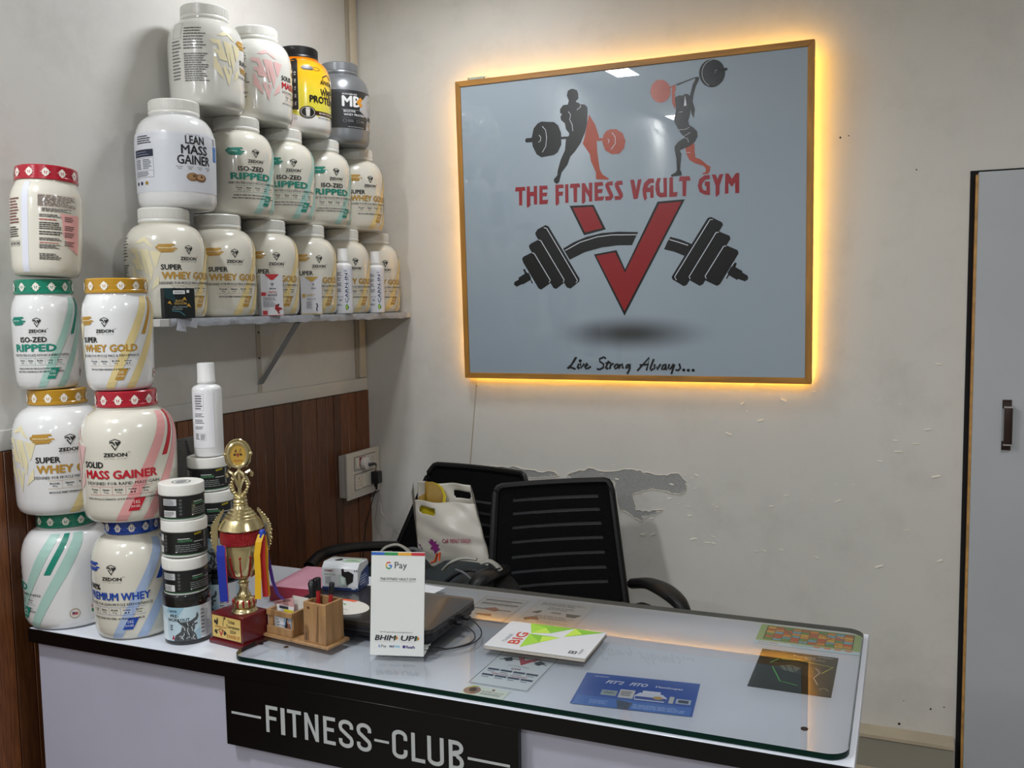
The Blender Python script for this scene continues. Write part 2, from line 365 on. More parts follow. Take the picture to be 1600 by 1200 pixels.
# artwork traced onto the sheet
D = Decal()
def tr_(pts, ox, oy, s):
    out = []
    for x, y in pts:
        d = FW*FPX + RT*(ox+x*s-800) - UP*(oy+y*s-600)
        o = PI_ @ CAM; dl = PI_.to_3x3() @ d; t = (-.002-o.y)/dl.y; p = o+dl*t; out.append((p.x, p.z))
    return out
def pg(col, ox, oy, s, *polys, layer=1):
    for p in polys: D.poly(tr_(p, ox, oy, s), col, layer, .25)
def ls(col, ox, oy, s, wd, *lines, layer=3):
    for l in lines: D.line(tr_(l, ox, oy, s), wd, col, layer)
RD = '8f232c'; BK = '111415'; OR = 'a03f24'; WH = 'c9cdd4'
pg(RD, 800, 260, .1125,
 [(50,290),(180,283),(188,335),(142,342),(142,540),(100,543),(97,345),(45,350)],
 [(205,280),(248,277),(250,355),(303,352),(303,273),(348,270),(350,528),(305,530),(303,412),(255,415),(257,540),(215,578),(205,545)],
 [(380,270),(488,266),(497,318),(425,320),(425,365),(490,362),(482,415),(425,415),(425,468),(503,463),(492,522),(380,528)],
 [(603,255),(712,250),(720,300),(650,305),(650,352),(712,350),(703,405),(652,410),(657,510),(618,550),(605,520)],
 [(738,250),(782,247),(784,505),(740,507)],
 [(812,243),(938,235),(948,290),(905,293),(903,497),(858,499),(852,297),(803,300)],
 [(970,233),(1012,232),(1070,340),(1068,228),(1115,224),(1115,487),(1070,489),(1068,425),(1018,350),(1020,485),(985,525),(970,500)],
 [(1145,222),(1258,214),(1270,268),(1192,275),(1192,318),(1262,313),(1250,370),(1195,372),(1197,422),(1280,415),(1265,472),(1148,480)],
 [(1330,215),(1395,205),(1403,262),(1345,265),(1405,390),(1407,425),(1375,468),(1300,475),(1292,418),(1355,412),(1298,290),(1295,245)],
 [(1460,203),(1530,197),(1538,255),(1480,260),(1540,380),(1540,420),(1510,462),(1430,468),(1422,415),(1490,408),(1430,285),(1428,235)])
pg(RD, 970, 250, .125,
 [(118,250),(165,245),(192,375),(215,243),(260,240),(212,483),(160,490)],
 [(345,235),(410,230),(418,285),(365,292),(335,335),(333,345),(368,345),(370,318),(410,316),(410,472),(368,475),(368,400),(318,402),(328,478),(300,510),(278,450),(270,370),(290,290)],
 [(455,228),(502,225),(480,300),(490,405),(525,412),(535,400),(532,224),(575,222),(577,462),(490,468),(450,440),(432,370),(435,290)],
 [(608,218),(652,215),(655,402),(712,402),(700,458),(605,463)],
 [(738,205),(860,202),(870,257),(820,260),(815,450),(772,453),(770,263),(725,265)],
 [(1050,190),(1112,187),(1112,240),(1060,245),(1020,290),(1012,330),(1030,375),(1070,385),(1070,325),(1050,325),(1050,270),(1112,268),(1115,438),(1050,435),(985,400),(962,320),(985,235)],
 [(1137,183),(1185,180),(1210,240),(1235,178),(1282,176),(1235,320),(1233,425),(1195,462),(1185,440),(1185,325)],
 [(1307,170),(1345,168),(1390,235),(1440,163),(1480,160),(1480,412),(1430,415),(1428,280),(1388,335),(1345,285),(1345,418),(1300,423)])
a = (810, 130, .15)
pg(BK, *a, [(575,60),(610,75),(622,110),(625,160),(605,180),(600,195),(625,205),(650,220),(690,222),(718,250),(720,300),(715,420),(695,510),(650,620),(590,710),(540,765),(510,850),(450,930),(432,1000),(425,1030),(400,1050),(372,1030),(370,1000),(405,960),(410,910),(440,800),(485,700),(495,590),(530,540),(528,520),(495,480),(485,420),(445,385),(438,350),(455,322),(435,310),(435,270),(465,230),(515,222),(525,180),(505,130),(515,80),(545,60)],
 [(240,400),(370,405),(415,440),(445,520),(447,640),(410,720),(370,748),(240,772),(190,740),(150,660),(138,570),(160,470),(200,420)],
 [(80,575),(142,568),(142,615),(80,618),(70,598)], [(440,558),(525,555),(520,580),(440,585)])
pg(OR, *a, [(735,325),(800,430),(840,560),(835,600),(815,605),(822,720),(835,820),(850,905),(875,950),(945,995),(935,1005),(815,1002),(808,990),(808,930),(755,810),(745,740),(690,660),(670,630),(690,560)],
 [(960,480),(1020,478),(1085,520),(1115,600),(1100,680),(1050,735),(970,738),(905,700),(875,620),(885,540),(920,495)], [(835,575),(880,573),(880,600),(835,600)])
ls(WH, *a, .0020, [(250,450),(285,490),(295,570),(285,660),(250,720)], [(215,540),(235,565),(230,600),(210,615)], [(520,295),(545,330),(535,380),(560,430),(567,500)], [(645,225),(650,245),(610,278)], [(975,515),(1010,560),(1010,630),(965,690)], [(932,580),(948,600),(935,625)])
a = (1000, 80, .175)
def disc(cx, cy, rx, ry, n=26): return [(cx+rx*math.cos(2*PI*i/n), cy+ry*math.sin(2*PI*i/n)) for i in range(n)]
pg(BK, *a, [(315,410),(350,395),(385,395),(400,380),(430,385),(445,400),(455,360),(470,300),(495,250),(488,242),(330,308),(320,295),(500,230),(525,230),(528,250),(500,310),(480,380),(470,450),(490,520),(480,600),(460,560),(455,520),(440,590),(430,620),(440,660),(475,680),(510,715),(515,760),(490,810),(440,850),(355,885),(370,920),(358,1060),(370,1080),(372,1110),(280,1120),(275,1108),(320,1080),(330,1060),(325,960),(310,880),(310,850),(340,810),(400,770),(370,740),(345,700),(310,640),(305,600),(320,540),(320,500),(312,440)],
 disc(640, 198, 112, 125))
pg('23282a', *a, disc(660, 192, 100, 118), layer=2); ls(WH, *a, .0012, disc(654, 196, 100, 118)[8:20]); ls('8c9096', *a, .0016, [(672,195),(672,172),(770,155)])
pg(BK, *a, [(690,158),(775,148),(782,158),(775,172),(690,184)], layer=4)
pg(OR, *a, [(285,320),(318,310),(318,340),(310,380),(320,480),(315,520),(290,470),(283,400)], disc(183, 357, 90, 103), [(405,860),(485,820),(488,900),(495,950),(540,965),(600,1015),(628,1030),(625,1065),(610,1095),(555,1098),(560,1088),(585,1080),(590,1050),(570,1025),(490,1000),(440,970),(415,920)])
pg('933620', *a, [(190,350),(315,297),(320,308),(195,358)], layer=3); ls('c8806a', *a, .0012, disc(194, 355, 84, 98)[8:20])
ls(WH, *a, .0012, [(350,702),(400,700),(440,680)], [(380,775),(400,755),(450,725)], [(385,770),(425,780),(435,815)], [(410,905),(450,905)], [(350,545),(380,540)])
pg(WH, *a, [(402,395),(410,440),(416,485),(392,490),(398,440)], layer=3)
# the large V with the barbell through it
a = (790, 300, 1/6)
pg(BK, *a, [(600,130),(825,120),(940,350),(735,405)], [(828,585),(1040,545),(1120,725),(1425,90),(1680,68),(1115,1160)],
 [(540,530),(640,470),(760,420),(900,385),(1050,372),(1242,375),(1185,498),(1050,500),(900,520),(740,565),(600,635)],
 [(278,385),(300,350),(375,310),(403,322),(695,815),(690,840),(610,905),(575,895),(285,410)], [(218,505),(235,485),(310,445),(335,450),(560,820),(550,850),(475,908),(450,900),(225,530)],
 [(155,625),(170,605),(245,568),(270,575),(430,830),(420,855),(335,915),(310,905),(165,660)], [(120,805),(180,765),(165,725),(180,722),(215,755),(260,850),(245,858),(235,825),(165,865),(150,865),(105,888),(80,870),(82,845),(125,820)])
pg('8f1f24', *a, [(630,148),(815,138),(910,338),(745,380)], [(850,598),(1028,565),(1120,755),(1440,108),(1650,90),(1115,1118)], layer=4)
ls(WH, *a, .0026, [(560,548),(700,470),(860,420),(1000,402),(1228,400)], [(360,335),(385,340),(675,830),(660,850)], [(310,450),(330,455),(550,825),(540,845)], [(250,570),(270,578),(420,828),(408,848)], [(190,735),(210,757)], [(240,808),(262,850)], layer=3)
a = (980, 300, 1/6)
pg(BK, *a, [(405,420),(500,445),(610,490),(540,600),(440,560),(345,537),(380,460)],
 [(765,238),(790,235),(890,285),(898,310),(560,870),(530,883),(425,820),(417,795),(750,250)], [(850,365),(960,410),(968,440),(710,865),(680,880),(590,830),(580,800)], [(920,495),(1035,545),(1045,575),(870,865),(840,880),(735,830),(725,800),(905,500)],
 [(975,700),(1010,660),(1028,668),(1015,705),(1080,740),(1080,755),(1130,785),(1135,815),(1105,838),(1040,815),(1030,825),(955,780),(935,815),(925,805),(940,760)])
ls(WH, *a, .0026, [(395,445),(480,470),(572,500)], [(802,258),(775,260),(445,795),(462,825)], [(858,378),(835,378),(580,795),(592,815)], [(930,505),(905,508),(730,790),(742,812)], [(978,698),(1000,662)], [(925,800),(942,764)])
a = (870, 540, .14375)
ls('0b0c0e', *a, .0064, [(178,182),(215,125),(205,130),(160,210),(115,248)], [(115,248),(150,235),(205,255)], [(240,195),(225,240),(235,250),(250,235)], [(258,190),(262,245),(300,195)], [(300,235),(340,205),(330,190),(310,220),(315,250),(345,245),(370,225)],
 [(535,140),(510,125),(465,145),(470,175),(510,200),(505,240),(460,260),(435,250)], [(565,165),(530,245),(545,255),(560,240)], [(530,190),(590,185)], [(590,200),(575,255)], [(580,220),(610,195),(620,205)], [(650,200),(625,230),(635,252),(665,235),(665,205),(650,200)], [(690,200),(675,252)], [(680,230),(715,198),(715,240),(730,245)],
 [(790,205),(760,215),(750,245),(775,240),(800,200),(795,250),(765,310)], [(875,275),(1005,130),(975,270)], [(900,212),(1000,205)], [(1055,145),(1015,250),(1025,270),(1050,250)], [(1065,200),(1060,260),(1090,225),(1090,262),(1130,200)], [(1190,205),(1155,215),(1140,260),(1165,260),(1195,205),(1185,260),(1200,262)], [(1225,200),(1210,250),(1235,255),(1270,200),(1280,205),(1245,310)], [(1330,195),(1345,245),(1320,270),(1290,262)])
for x, y in ((255,165),(1380,265),(1430,268),(1482,268)): pg('0b0c0e', *a, disc(x, y, 18, 17, 10), layer=3)
D.build('poster_artwork', lambda x, y, l: Vector((x, -.0024-.00012*l, y)), PO)
# small plastic driver sitting on the frame's top edge
dv = thing('light_driver', 'small clear plastic light driver lying on top edge of poster frame', 'driver', tuple(PM @ Vector((.075, .004, PH+.001))), (lean, 0, 0))
MB().box(-.028, 0, 0, .028, .012, .009).build('housing', mat('clear_plastic', 'a7ab9a', .2), dv, bevel=.002)
MB().box(-.032, .001, .001, -.0285, .011, .009).build('terminal', mat('terminal_olive', '8a8446', .4), dv)
m = MB(); m.tube([(.028,.006,.004),(.036,.002,.008),(.043,.002,.003),(.05,.006,.001)], .0012, 6); m.build('wire', mat('wire_pale', 'd8c8a8', .4), dv)
# flex running down the wall below the poster
m = MB(); m.tube([at(745,592,1,-.012), at(744,602,1,-.004), at(741,640,1,-.003), at(738,680,1,-.003), at(734,730,1,-.003), at(730,790,1,-.003)], .0011, 6); 
cb = tag(m.build('wall_flex', mat('flex_pale', 'b9ae97', .5)), 'thin pale flex running down wall from poster bottom edge', 'cable')
MB().ball((0,0,0), .0035, 6, 8).build('cable_clip', mat('flex_pale', 'b9ae97', .5), cb).location = at(745, 602, 1, -.004)

# ================================================================== SHELF
SH = .0; sx = .199; sz0, sz1 = 1.4185, 1.437
shf = thing('wall_shelf', 'long white shelf board on the left wall carrying the tub pyramid', 'shelf', (0, 0, 0))
SM = mat('shelf_white', 'c9c7c2', .5, noise=.05, nscale=6)
MB().box(.0105, -1.232, sz0, sx, -.001, sz1).build('board', SM, shf, bevel=.0008, seg=1)
tape = mat('grey_tape', 'a9adb4', .35, bump=.5, bscale=30)
m = MB(); n = 60
for i in range(n+1):
    yy = -1.20+1.165*i/n; wob = .0012*math.sin(i*1.7)+.001*math.sin(i*.63)
    m.v += [(sx-.022, yy, sz1+.0006), (sx+.0016+wob*.4, yy, sz1+.0006+wob*.2), (sx+.003+wob, yy, (sz0+sz1)/2), (sx+.0012, yy, sz0-.001+wob), (sx-.012, yy, sz0-.0012)]
    if i:
        for k in range(4): m.f.append(((i-1)*5+k, i*5+k, i*5+k+1, (i-1)*5+k+1)); m.mi.append(0); m.sm.append(True)
m.build('edge_tape', tape, shf)
m = MB(); m.add([(sx+.004,-1.175,1.436),(sx+.004,-1.10,1.437),(sx+.007,-1.115,1.412),(sx+.006,-1.15,1.418),(sx+.009,-1.155,1.404),(sx+.006,-1.185,1.409)], [(0,1,2,3),(0,3,4,5)]); m.build('loose_tape', tape, shf)
bk = thing('shelf_bracket', 'grey metal triangular bracket under the wall shelf', 'bracket', (.0, -.615, 0))
bm_ = mat('bracket_steel', '8d8f90', .45, metal=.3)
MB().box(.0, -.010, 1.178, .0025, .010, 1.4165).build('wall_strap', mat('bracket_pale', 'b3ada0', .5), bk)
MB().box(.003, -.010, 1.4145, .165, .010, 1.4175).build('top_strap', bm_, bk)
c1, c2 = Vector((.004, 0, 1.225)), Vector((.150, 0, 1.4135)); m = MB(); d = c2-c1; m.obox((c1+c2)/2, d, (0,1,0), d.cross(Vector((0,1,0))), d.length/2, .013, .0012); m.build('brace', bm_, bk)
for z in (1.19, 1.305, 1.385):
    MB().lathe([(.0001,0),(.0035,0),(.003,.0016),(.0001,.002)], 10).build('screw', mat('screw_dark', '2b2723', .5, metal=.5), bk).location = (.0026, 0, z)
for s in bk.children:
    if s.name.startswith('screw'): s.rotation_euler = (0, PI/2, 0)

# ================================================================== TUBS
big = [(0,0),(.78,0),(.87,.008),(.93,.030),(.965,.07),(.975,.12),(.985,.25),(.995,.42),(1.0,.54),(.998,.60),(.984,.66),(.952,.715),(.900,.765),(.825,.806),(.745,.832),(.67,.846),(.615,.856),(.63,.862),(.63,.868),(.60,.872),(.60,.90),(0,.90)]
mid = [(0,0),(.76,0),(.85,.010),(.91,.035),(.95,.08),(.965,.14),(.985,.3),(1.0,.55),(1.0,.68),(.985,.73),(.95,.78),(.885,.825),(.86,.842),(.85,.85),(.85,.88),(0,.88)]
def rz(prof, z):
    P = prof[1:-3]
    for (r0, z0), (r1, z1) in zip(P[:-1], P[1:]):
        if z0 <= z <= z1 and z1 > z0: return r0+(r1-r0)*(z-z0)/(z1-z0)
    return P[0][0] if z < P[0][1] else P[-1][0]
def jmap(prof, R, H, ks=1, lift=.0005):
    def f(x, y, l):
        y = min(max(y, .012), .845); r = rz(prof, y)*R+lift+.00018*l; a = math.radians(x*ks); return Vector((r*math.cos(a), r*math.sin(a), y*H))
    return f
def lmap(R, H, k):
    return lambda x, y, l: Vector(((R*k+.0005+.0001*l)*math.cos(math.radians(x)), (R*k+.0005+.0001*l)*math.sin(math.radians(x)), y*H))
IV = mat('tub_ivory', 'd6d2c4', .16, coat=.5); WT = mat('tub_white', 'dcdcdb', .14, coat=.5); WT2 = mat('tub_pearl', 'd3d2ca', .15, coat=.5); LW = mat('lid_white', 'dfded7', .32)
def zlogo(D, x0, x1, y0, y1, col):
    fx = lambda u: (x0+x1)/2+u*(x1-x0)/2; fy = lambda v: (y0+y1)/2+v*(y1-y0)/2
    for p in ([(-.55,.78),(0,1),(.5,.62),(.3,.66),(0,.82),(-.3,.76)], [(-.95,.60),(-.44,.60),(-.03,-.13),(-.5,-.08),(-.58,.1),(-.73,.13),(-.77,.25),(-.47,.25),(-.58,.44),(-.80,.45)],
              [(-.80,0),(-.68,0),(-.6,-.15),(-.37,-.48),(-.27,-.78),(-.80,-.42)], [(-.26,.58),(.21,.55),(.44,-.12),(.31,-.52),(.03,.27),(.16,-.26),(.04,-.26)],
              [(-.34,-.31),(-.14,-.3),(0,-.60),(.06,-.52),(-.02,-.34),(.20,-.42),(0,-1)], [(.30,.52),(.85,.48),(.62,.02),(.52,-.05)], [(.30,-.80),(.68,-.60),(.70,-.28),(.45,-.50)]):
        D.poly([(fx(u), fy(v)) for u, v in p], col, 1)
def small_logo(D, x, y, w, h, col=BK):
    fx = lambda u: x+u*w/2; fy = lambda v: y+v*h/2
    for p in ([(-.9,.55),(-.25,.55),(.1,-.05),(-.1,-.1),(-.35,.3),(-.5,.3)], [(-.05,.55),(.25,.55),(.5,0),(.35,-.3)], [(.35,.55),(.9,.55),(.5,-.1)], [(-.6,.0),(-.4,.05),(0,-.7),(.4,-.1),(.55,.0),(0,-1)]):
        D.poly([(fx(u), fy(v)) for u, v in p], col, 4)
    D.line([(fx(u), fy(v)) for u, v in ((-.75,.2),(-.75,.65),(0,1),(.75,.65),(.75,.2))], w*.05, col, 3)
def swoosh(D, x0, x1, y0, y1, col):
    h = y1-y0; w = x1-x0
    for k, (a, b, t, u) in enumerate(((.1,.9,.72,.98),(.0,.78,.5,.76),(.05,1,.34,.56),(.12,.9,.14,.36),(.22,.82,0,.18))):
        D.poly([(x0+a*w, y0+t*h), (x0+b*w, y0+(t+.06)*h), (x0+(b-.05)*w, y0+u*h), (x0+(a+.04)*w, y0+(u-.05)*h)], col, 3)
    D.tiny(x0+w*.15, x1-w*.2, y0+h*.42, y0+h*.62, 1, 'd8c79a' if col != '16836f' else 'a9d0c4', 5)
def zedon(big_, col, pale, l1, l2, sub, wm=True, sw=True, cells=4, tail=None, foot=None, badge=None, x2=51, tx='141618'):
    D = Decal(150)
    lb = [(-5,.02),(-1,.06),(20,.25),(40,.46),(52,.62),(62,.74),(70,.83)]
    def band(c0, wd, z0, z1, cc, ly):
        pts = []; n = 22
        for i in range(n+1):
            z = z0+(z1-z0)*i/n
            # centre angle of the sweep at height z
            ang = c0+ 92*z if z < .5 else c0+46+ (z-.5)*82
            pts.append((ang, z))
        D.poly([(x-wd/2, z) for x, z in pts]+[(x+wd/2, z) for x, z in reversed(pts)], cc, ly)
    if wm: zlogo(D, -104, -40, .20, .73, pale[1])
    band(0, 15, .02, .835, pale[0], 1); band(36, 15, .02, .835, pale[0], 1)
    band(18.5, 8.5, .50, .835, col, 1)
    D.poly([(12,.10),(26,.10),(35,.20),(21,.20)], col, 3); D.text(badge or '2 KG', 19, 27, .155, .18, 'f0efe8', .0, layer=5); D.text('(4.4 LBS)', 16, 27, .122, .143, 'f0efe8', .0, layer=5)
    small_logo(D, 0, .610, 17, .085); D.text('ZEDON', -15, 14, .520, .548, tx, .045); D.text('TM', 15, 18.5, .548, .556, tx, .0); D.text('N U T R I T I O N', -14, 13, .500, .508, tx, 0, res=1)
    D.text(l1[0], l1[1], l1[2], .435, .480, tx, .042)
    D.text(l2, -45, x2, .352, .414, col, .055)
    D.text(sub, -50 if len(sub) > 30 else -44, 54, .305, .328, tx, .012, res=1)
    x0, x1 = -32 if cells == 4 else -40, 44; D.rect(x0, .2905, x1, .2925, col, 2); D.rect(x0, .2265, x1, .2285, col, 2)
    names = (('Protein','24 g'),('Glutamine','5.3 g'),('BCAA','5.3 g'),('Servings','61'),('Digezyme','50 mg'))
    for i in range(cells):
        a = x0+(x1-x0)*i/cells; b = x0+(x1-x0)*(i+1)/cells
        if i: D.rect(a-.15, .2285, a+.15, .2905, col, 2)
        D.text(names[i][0], a+3.5, b-3.5, .262, .277, tx, .05, res=1); D.text(names[i][1], (a+b)/2-3, (a+b)/2+3, .240, .254, tx, .05, res=1)
    D.text(foot[0], foot[1], foot[2], .188, .203, tx, .04, res=1)
    if len(foot) > 3: D.text(foot[3], foot[1]-2, foot[2]+5, .160, .175, tx, .04, res=1)
    if sw: swoosh(D, -54, -19, .585, .665, col if col != '1c46a0' else '1c3f9c')
    if tail: tail(D)
    D.tiny(-146, -104, .22, .49, 13, '5d5c58', 3, .5); D.tiny(-146, -108, .52, .74, 8, '5d5c58', 3, .4); D.tiny(-172, -151, .24, .62, 12, '7d7c78', 3, .4); D.frame(-170, .63, -151, .78, .5, '8d8c88', 3, .002)
    
    # seal and marks at the back of the label
    D.ell(96, .145, 6.6, .043, 'a08f76', 2); D.ell(96, .145, 5.5, .035, 'd9d4cc', 3); D.poly([(92.4,.133),(99.4,.130),(99.8,.154),(92.8,.160)], 'b0565a', 4); D.poly([(92.4,.147),(95.7,.145),(96,.158),(92.8,.160)], '34406e', 5)
    D.ell(125, .27, 6, .028, '242424', 3, rin=.75); D.text('OK', 117, 124, .17, .195, 'b02a3a', .05); D.rect(117, .13, 123, .158, '2d7a4c', 3)
    return D
def lid_print(D2, col='e9e4da'):
    for k in range(12):
        c = k*30; D2.line([(c-9, .93), (c+9, .93)], .8, col, 2)
        D2.poly([(c-6,.946),(c,.970),(c+6,.946),(c+6,.912),(c,.886),(c-6,.912)], col, 3)
        D2.poly([(c-3.4,.944),(c-.5,.930),(c-1.2,.905)], lidc, 4); D2.poly([(c+3.4,.944),(c+.8,.930),(c+1.6,.905)], lidc, 4)
lidc = '000000'
def tub(label, loc, phi, R, H, prof, body, lidm, D, group=None, lid='plain', tilt=(0, 0), lidcol=None, name='protein_tub', ks=1):
    global lidc
    t = thing(name, label, 'tub', loc, (math.radians(tilt[0]), math.radians(tilt[1]), math.radians(phi)), group)
    MB().lathe([(r*R, z*H) for r, z in prof], 64).build('body', body, t)
    k = prof[-2][0]; zb = prof[-2][1]-.03; ko = k+.035 if prof is big else k+.025
    if lid == 'plain':
        MB().lathe([(0,zb*H),(ko*R-.001,zb*H),(ko*R,zb*H+.001),(ko*R,zb*H+.006),(ko*R-.0015,zb*H+.008),(ko*R-.001,H-.0035),(ko*R-.0035,H-.0006),(0,H-.0006)], 64).build('lid', lidm, t)
        zr = MB(); n = 90
        for i in range(n):
            a = 2*PI*i/n; zr.obox(((ko*R-.0009)*math.cos(a), (ko*R-.0009)*math.sin(a), (zb*H+.009+H-.0045)/2), (math.cos(a), math.sin(a), 0), (-math.sin(a), math.cos(a), 0), (0,0,1), .0005, R*.013, (H-.0045-zb*H-.009)/2)
        zr.build('grip_ribs', lidm, t)['kind'] = 'stuff'
    else:
        zb = .865 if prof is mid else .875
        MB().lathe([(0,zb*H),(ko*R,zb*H),(ko*R+.001,zb*H+.001),(ko*R+.001,zb*H+.006),(ko*R-.0005,zb*H+.0075),(ko*R-.0005,H-.003),(ko*R-.003,H-.0006),(0,H-.0006)], 64).build('lid', lidm, t)
        d2 = Decal(150); lidc = lidcol; lid_print(d2); d2.build('lid_print', lmap(R, H, ko), t, mx=5)
    if D: D.build('label', jmap(prof, R, H, ks), t, mx=5, my=.05)
    return t
GD = 'b58a34'; GP = ('ddc98f', 'e3d9b2'); GRN = '16836f'; GNP = ('a6c9be', 'b7d5ca'); RED = 'b81c2c'; RDP = ('d99c99', 'dfb5b1'); BLU = '1c46a0'; BLP = ('a3b5d2', 'b9c6dc')
d_super = zedon(1, GD, GP, ('SUPER', -46, -14), 'WHEY GOLD', 'DESIGNED FOR MUSCLE MASS & PERFORMANCE', foot=('MUSCLE PERFORMANCE & RECOVERY', -30, 38))
d_iso = zedon(1, GRN, GNP, ('ISO-ZED', -32, 15), 'RIPPED', 'WHEY PROTEIN ISOLATE WITH FAT BURNING FORMULA', wm=False, cells=5, foot=('SUPERIOR WHEY PROTEIN ISOLATE FOR LEAN MUSCLE', -42, 38, 'MADE WITH SCIENTIFICALLY PROVEN FAT LOSS FORMULA'), x2=30)
D = d_iso
d_mass = zedon(1, RED, RDP, ('SOLID', -46, -17), 'MASS GAINER', 'DESIGNED FOR RAPID MASS GAIN', sw=False, cells=5, foot=('BUILDS MUSCLE & STRENGTH, QUICK MUSCLE BUILDING FORMULA', -44, 52), badge='3 KG')
d_prem = zedon(1, BLU, BLP, ('100%', -46, -20), 'PREMIUM WHEY', 'DESIGNED FOR LEAN MUSCLE PERFORMANCE', wm=True, cells=5, foot=('ISOLATE WHEY PROTEIN  AS PRIMARY SOURCE', -38, 42))
# fix the short word so it starts where the line above starts
R1, H1 = .0980, .2765
Z1, Z2, Z3 = 1.4376, 1.7146, 1.9870
lidm_g = mat('lid_gold', 'b5861c', .25, coat=.6); lidm_r = mat('lid_red', 'a8142a', .22, coat=.6); lidm_t = mat('lid_green', '0f7e63', .25, coat=.6); lidm_b = mat('lid_blue', '1a45a3', .25, coat=.6)
G1 = 'gold whey tubs in the bottom shelf row'
JX = .1100
b1 = tub('gold whey tub at near end of bottom shelf row, black box in front', (JX, -1.108, Z1), -13, R1, H1, big, IV, LW, d_super, G1, ks=.885)
for y, ph, lb in ((-.908, -25, 'gold whey tub second from near end of bottom shelf row'), (-.709, -33, 'gold whey tub behind the white and red carton on shelf'), (-.510, -29, 'gold whey tub behind the white and gold carton on shelf'),
                  (-.311, -27, 'gold whey tub behind the nearer slim bottle on shelf'), (-.112, -31, 'gold whey tub in the room corner, end of bottom shelf row')):
    copy_tree(b1, lb, (JX, y, Z1), math.radians(ph), G1)
G2 = 'green striped tubs in the middle shelf row'
i1 = tub('green striped tub beside the lean mass gainer tub, middle shelf row', (JX, -.812, Z2), -22, R1, H1-.003, big, IV, LW, d_iso, G2, ks=.90)
copy_tree(i1, 'green striped tub in the centre of middle shelf row', (JX, -.612, Z2), math.radians(-33), G2)
copy_tree(i1, 'green striped tub next to last gold tub, middle shelf row', (JX, -.412, Z2), math.radians(-25), G2)
copy_tree(b1, 'gold whey tub at the corner end of middle shelf row', (JX, -.208, Z2), math.radians(-26), 'gold whey tub in the middle row').scale = (1, 1, .99)
t1 = tub('tub on top shelf row with large pale gold emblem', (JX, -.925, Z3), 51, R1, .270, big, WT2, LW, d_super, ks=.92)
t2 = tub('tub on top shelf row with large pale pink emblem', (JX, -.712, Z3), 34, R1, .270, big, WT2, LW, d_mass, ks=.95)
# lean mass gainer
D = Decal(150); D.rect(-178, .14, 178, .675, 'cdd0d6', 0)
D.text('LEAN', -14, 15, .572, .645, '15181d', .034); D.text('MASS', -20, 20, .480, .560, '15181d', .034); D.text('GAINER', -26, 25, .388, .468, '15181d', .034)
D.text('PROTEIN', -12, 8, .652, .661, '8a8a8e', .0)
for k in range(4): D.text(('Protein','Calories','Carbs','Fat')[k], -28+k*15, -19+k*15, .360, .370, '55585f', .02, res=1); D.text(('23g','570','97g','4g')[k], -26+k*15, -21+k*15, .340, .352, '55585f', .02, res=1)
D.ell(-5, .275, 9, .038, '7c5a36', 2); D.ell(-6, .28, 6.5, .03, '9a7a50', 3); D.ell(8, .27, 9, .036, '6b4a30', 3); D.ell(8, .275, 6.5, .026, 'b08a66', 4); D.ell(-3, .285, 2, .01, '5a3c22', 5); D.ell(9, .28, 2, .01, '5a3c22', 5)
D.rect(36, .44, 47, .58, '2f6db4', 2); D.tiny(36, 46, .59, .655, 4, '666a72'); D.rect(54, .14, 140, .665, '35363c', 1)
for k in range(4): D.frame(60, .32+k*.08, 80, .385+k*.08, .5, 'b9bcc4', 3, .003)
D.tiny(60, 80, .16, .28, 6, 'a8abb2')
D.tiny(-92, -62, .57, .65, 4, '25282e'); D.rect(-100, .455, -60, .52, '22283a', 2); D.tiny(-96, -64, .465, .51, 2, '8088a0', 4, .3); D.frame(-100, .27, -60, .445, .5, '85888f', 2, .003); D.rect(-100, .33, -60, .333, '85888f', 2)
D.tiny(-97, -83, .345, .435, 6, '6b6e75'); D.tiny(-80, -63, .345, .435, 6, '6b6e75'); D.tiny(-97, -66, .28, .325, 3, '6b6e75')
for k, c in enumerate(('303034', '2b3152', '9a7f2a')): D.ell(-96+k*11, .22, 3, .017, c, 3)
tub('white lean mass gainer tub at near end of middle shelf row', (JX, -1.055, Z2), -20, R1+.001, H1-.003, big, WT, LW, D)
# yellow whey tub
ym = bpy.data.materials.new('yellow_wrap'); ym.use_nodes = True; nt = ym.node_tree; b = nt.nodes['Principled BSDF']; b.inputs['Roughness'].default_value = .16; b.inputs['Coat Weight'].default_value = .6
tc = nt.nodes.new('ShaderNodeTexCoord'); sp = nt.nodes.new('ShaderNodeSeparateXYZ'); nt.links.new(tc.outputs['Object'], sp.inputs[0])
nz = nt.nodes.new('ShaderNodeTexNoise'); nz.inputs['Scale'].default_value = 26; nz.inputs['Detail'].default_value = 6; nt.links.new(tc.outputs['Object'], nz.inputs[0])
ma = nt.nodes.new('ShaderNodeMath'); ma.operation = 'MULTIPLY_ADD'; ma.inputs[1].default_value = .045; nt.links.new(nz.outputs[0], ma.inputs[0]); nt.links.new(sp.outputs[2], ma.inputs[2])
rp = nt.nodes.new('ShaderNodeValToRGB'); mr = nt.nodes.new('ShaderNodeMapRange'); mr.inputs[1].default_value = .0; mr.inputs[2].default_value = .27; nt.links.new(ma.outputs[0], mr.inputs[0]); nt.links.new(mr.outputs[0], rp.inputs[0])
el = rp.color_ramp.elements; el[0].position = .255; el[0].color = hexc('e4e2dc'); el[1].position = .262; el[1].color = hexc('d9d24a')
for p, c in ((.55, 'e6cf3c'), (.72, 'f0b41e'), (.88, 'ee8f12')): e_ = el.new(p); e_.color = hexc(c)
nt.links.new(rp.outputs[0], b.inputs['Base Color'])
D = Decal(150); K = '16130f'
D.poly([(-70,.245),(-54,.245),(-54,.84),(-60,.86),(-70,.82)], K, 2)
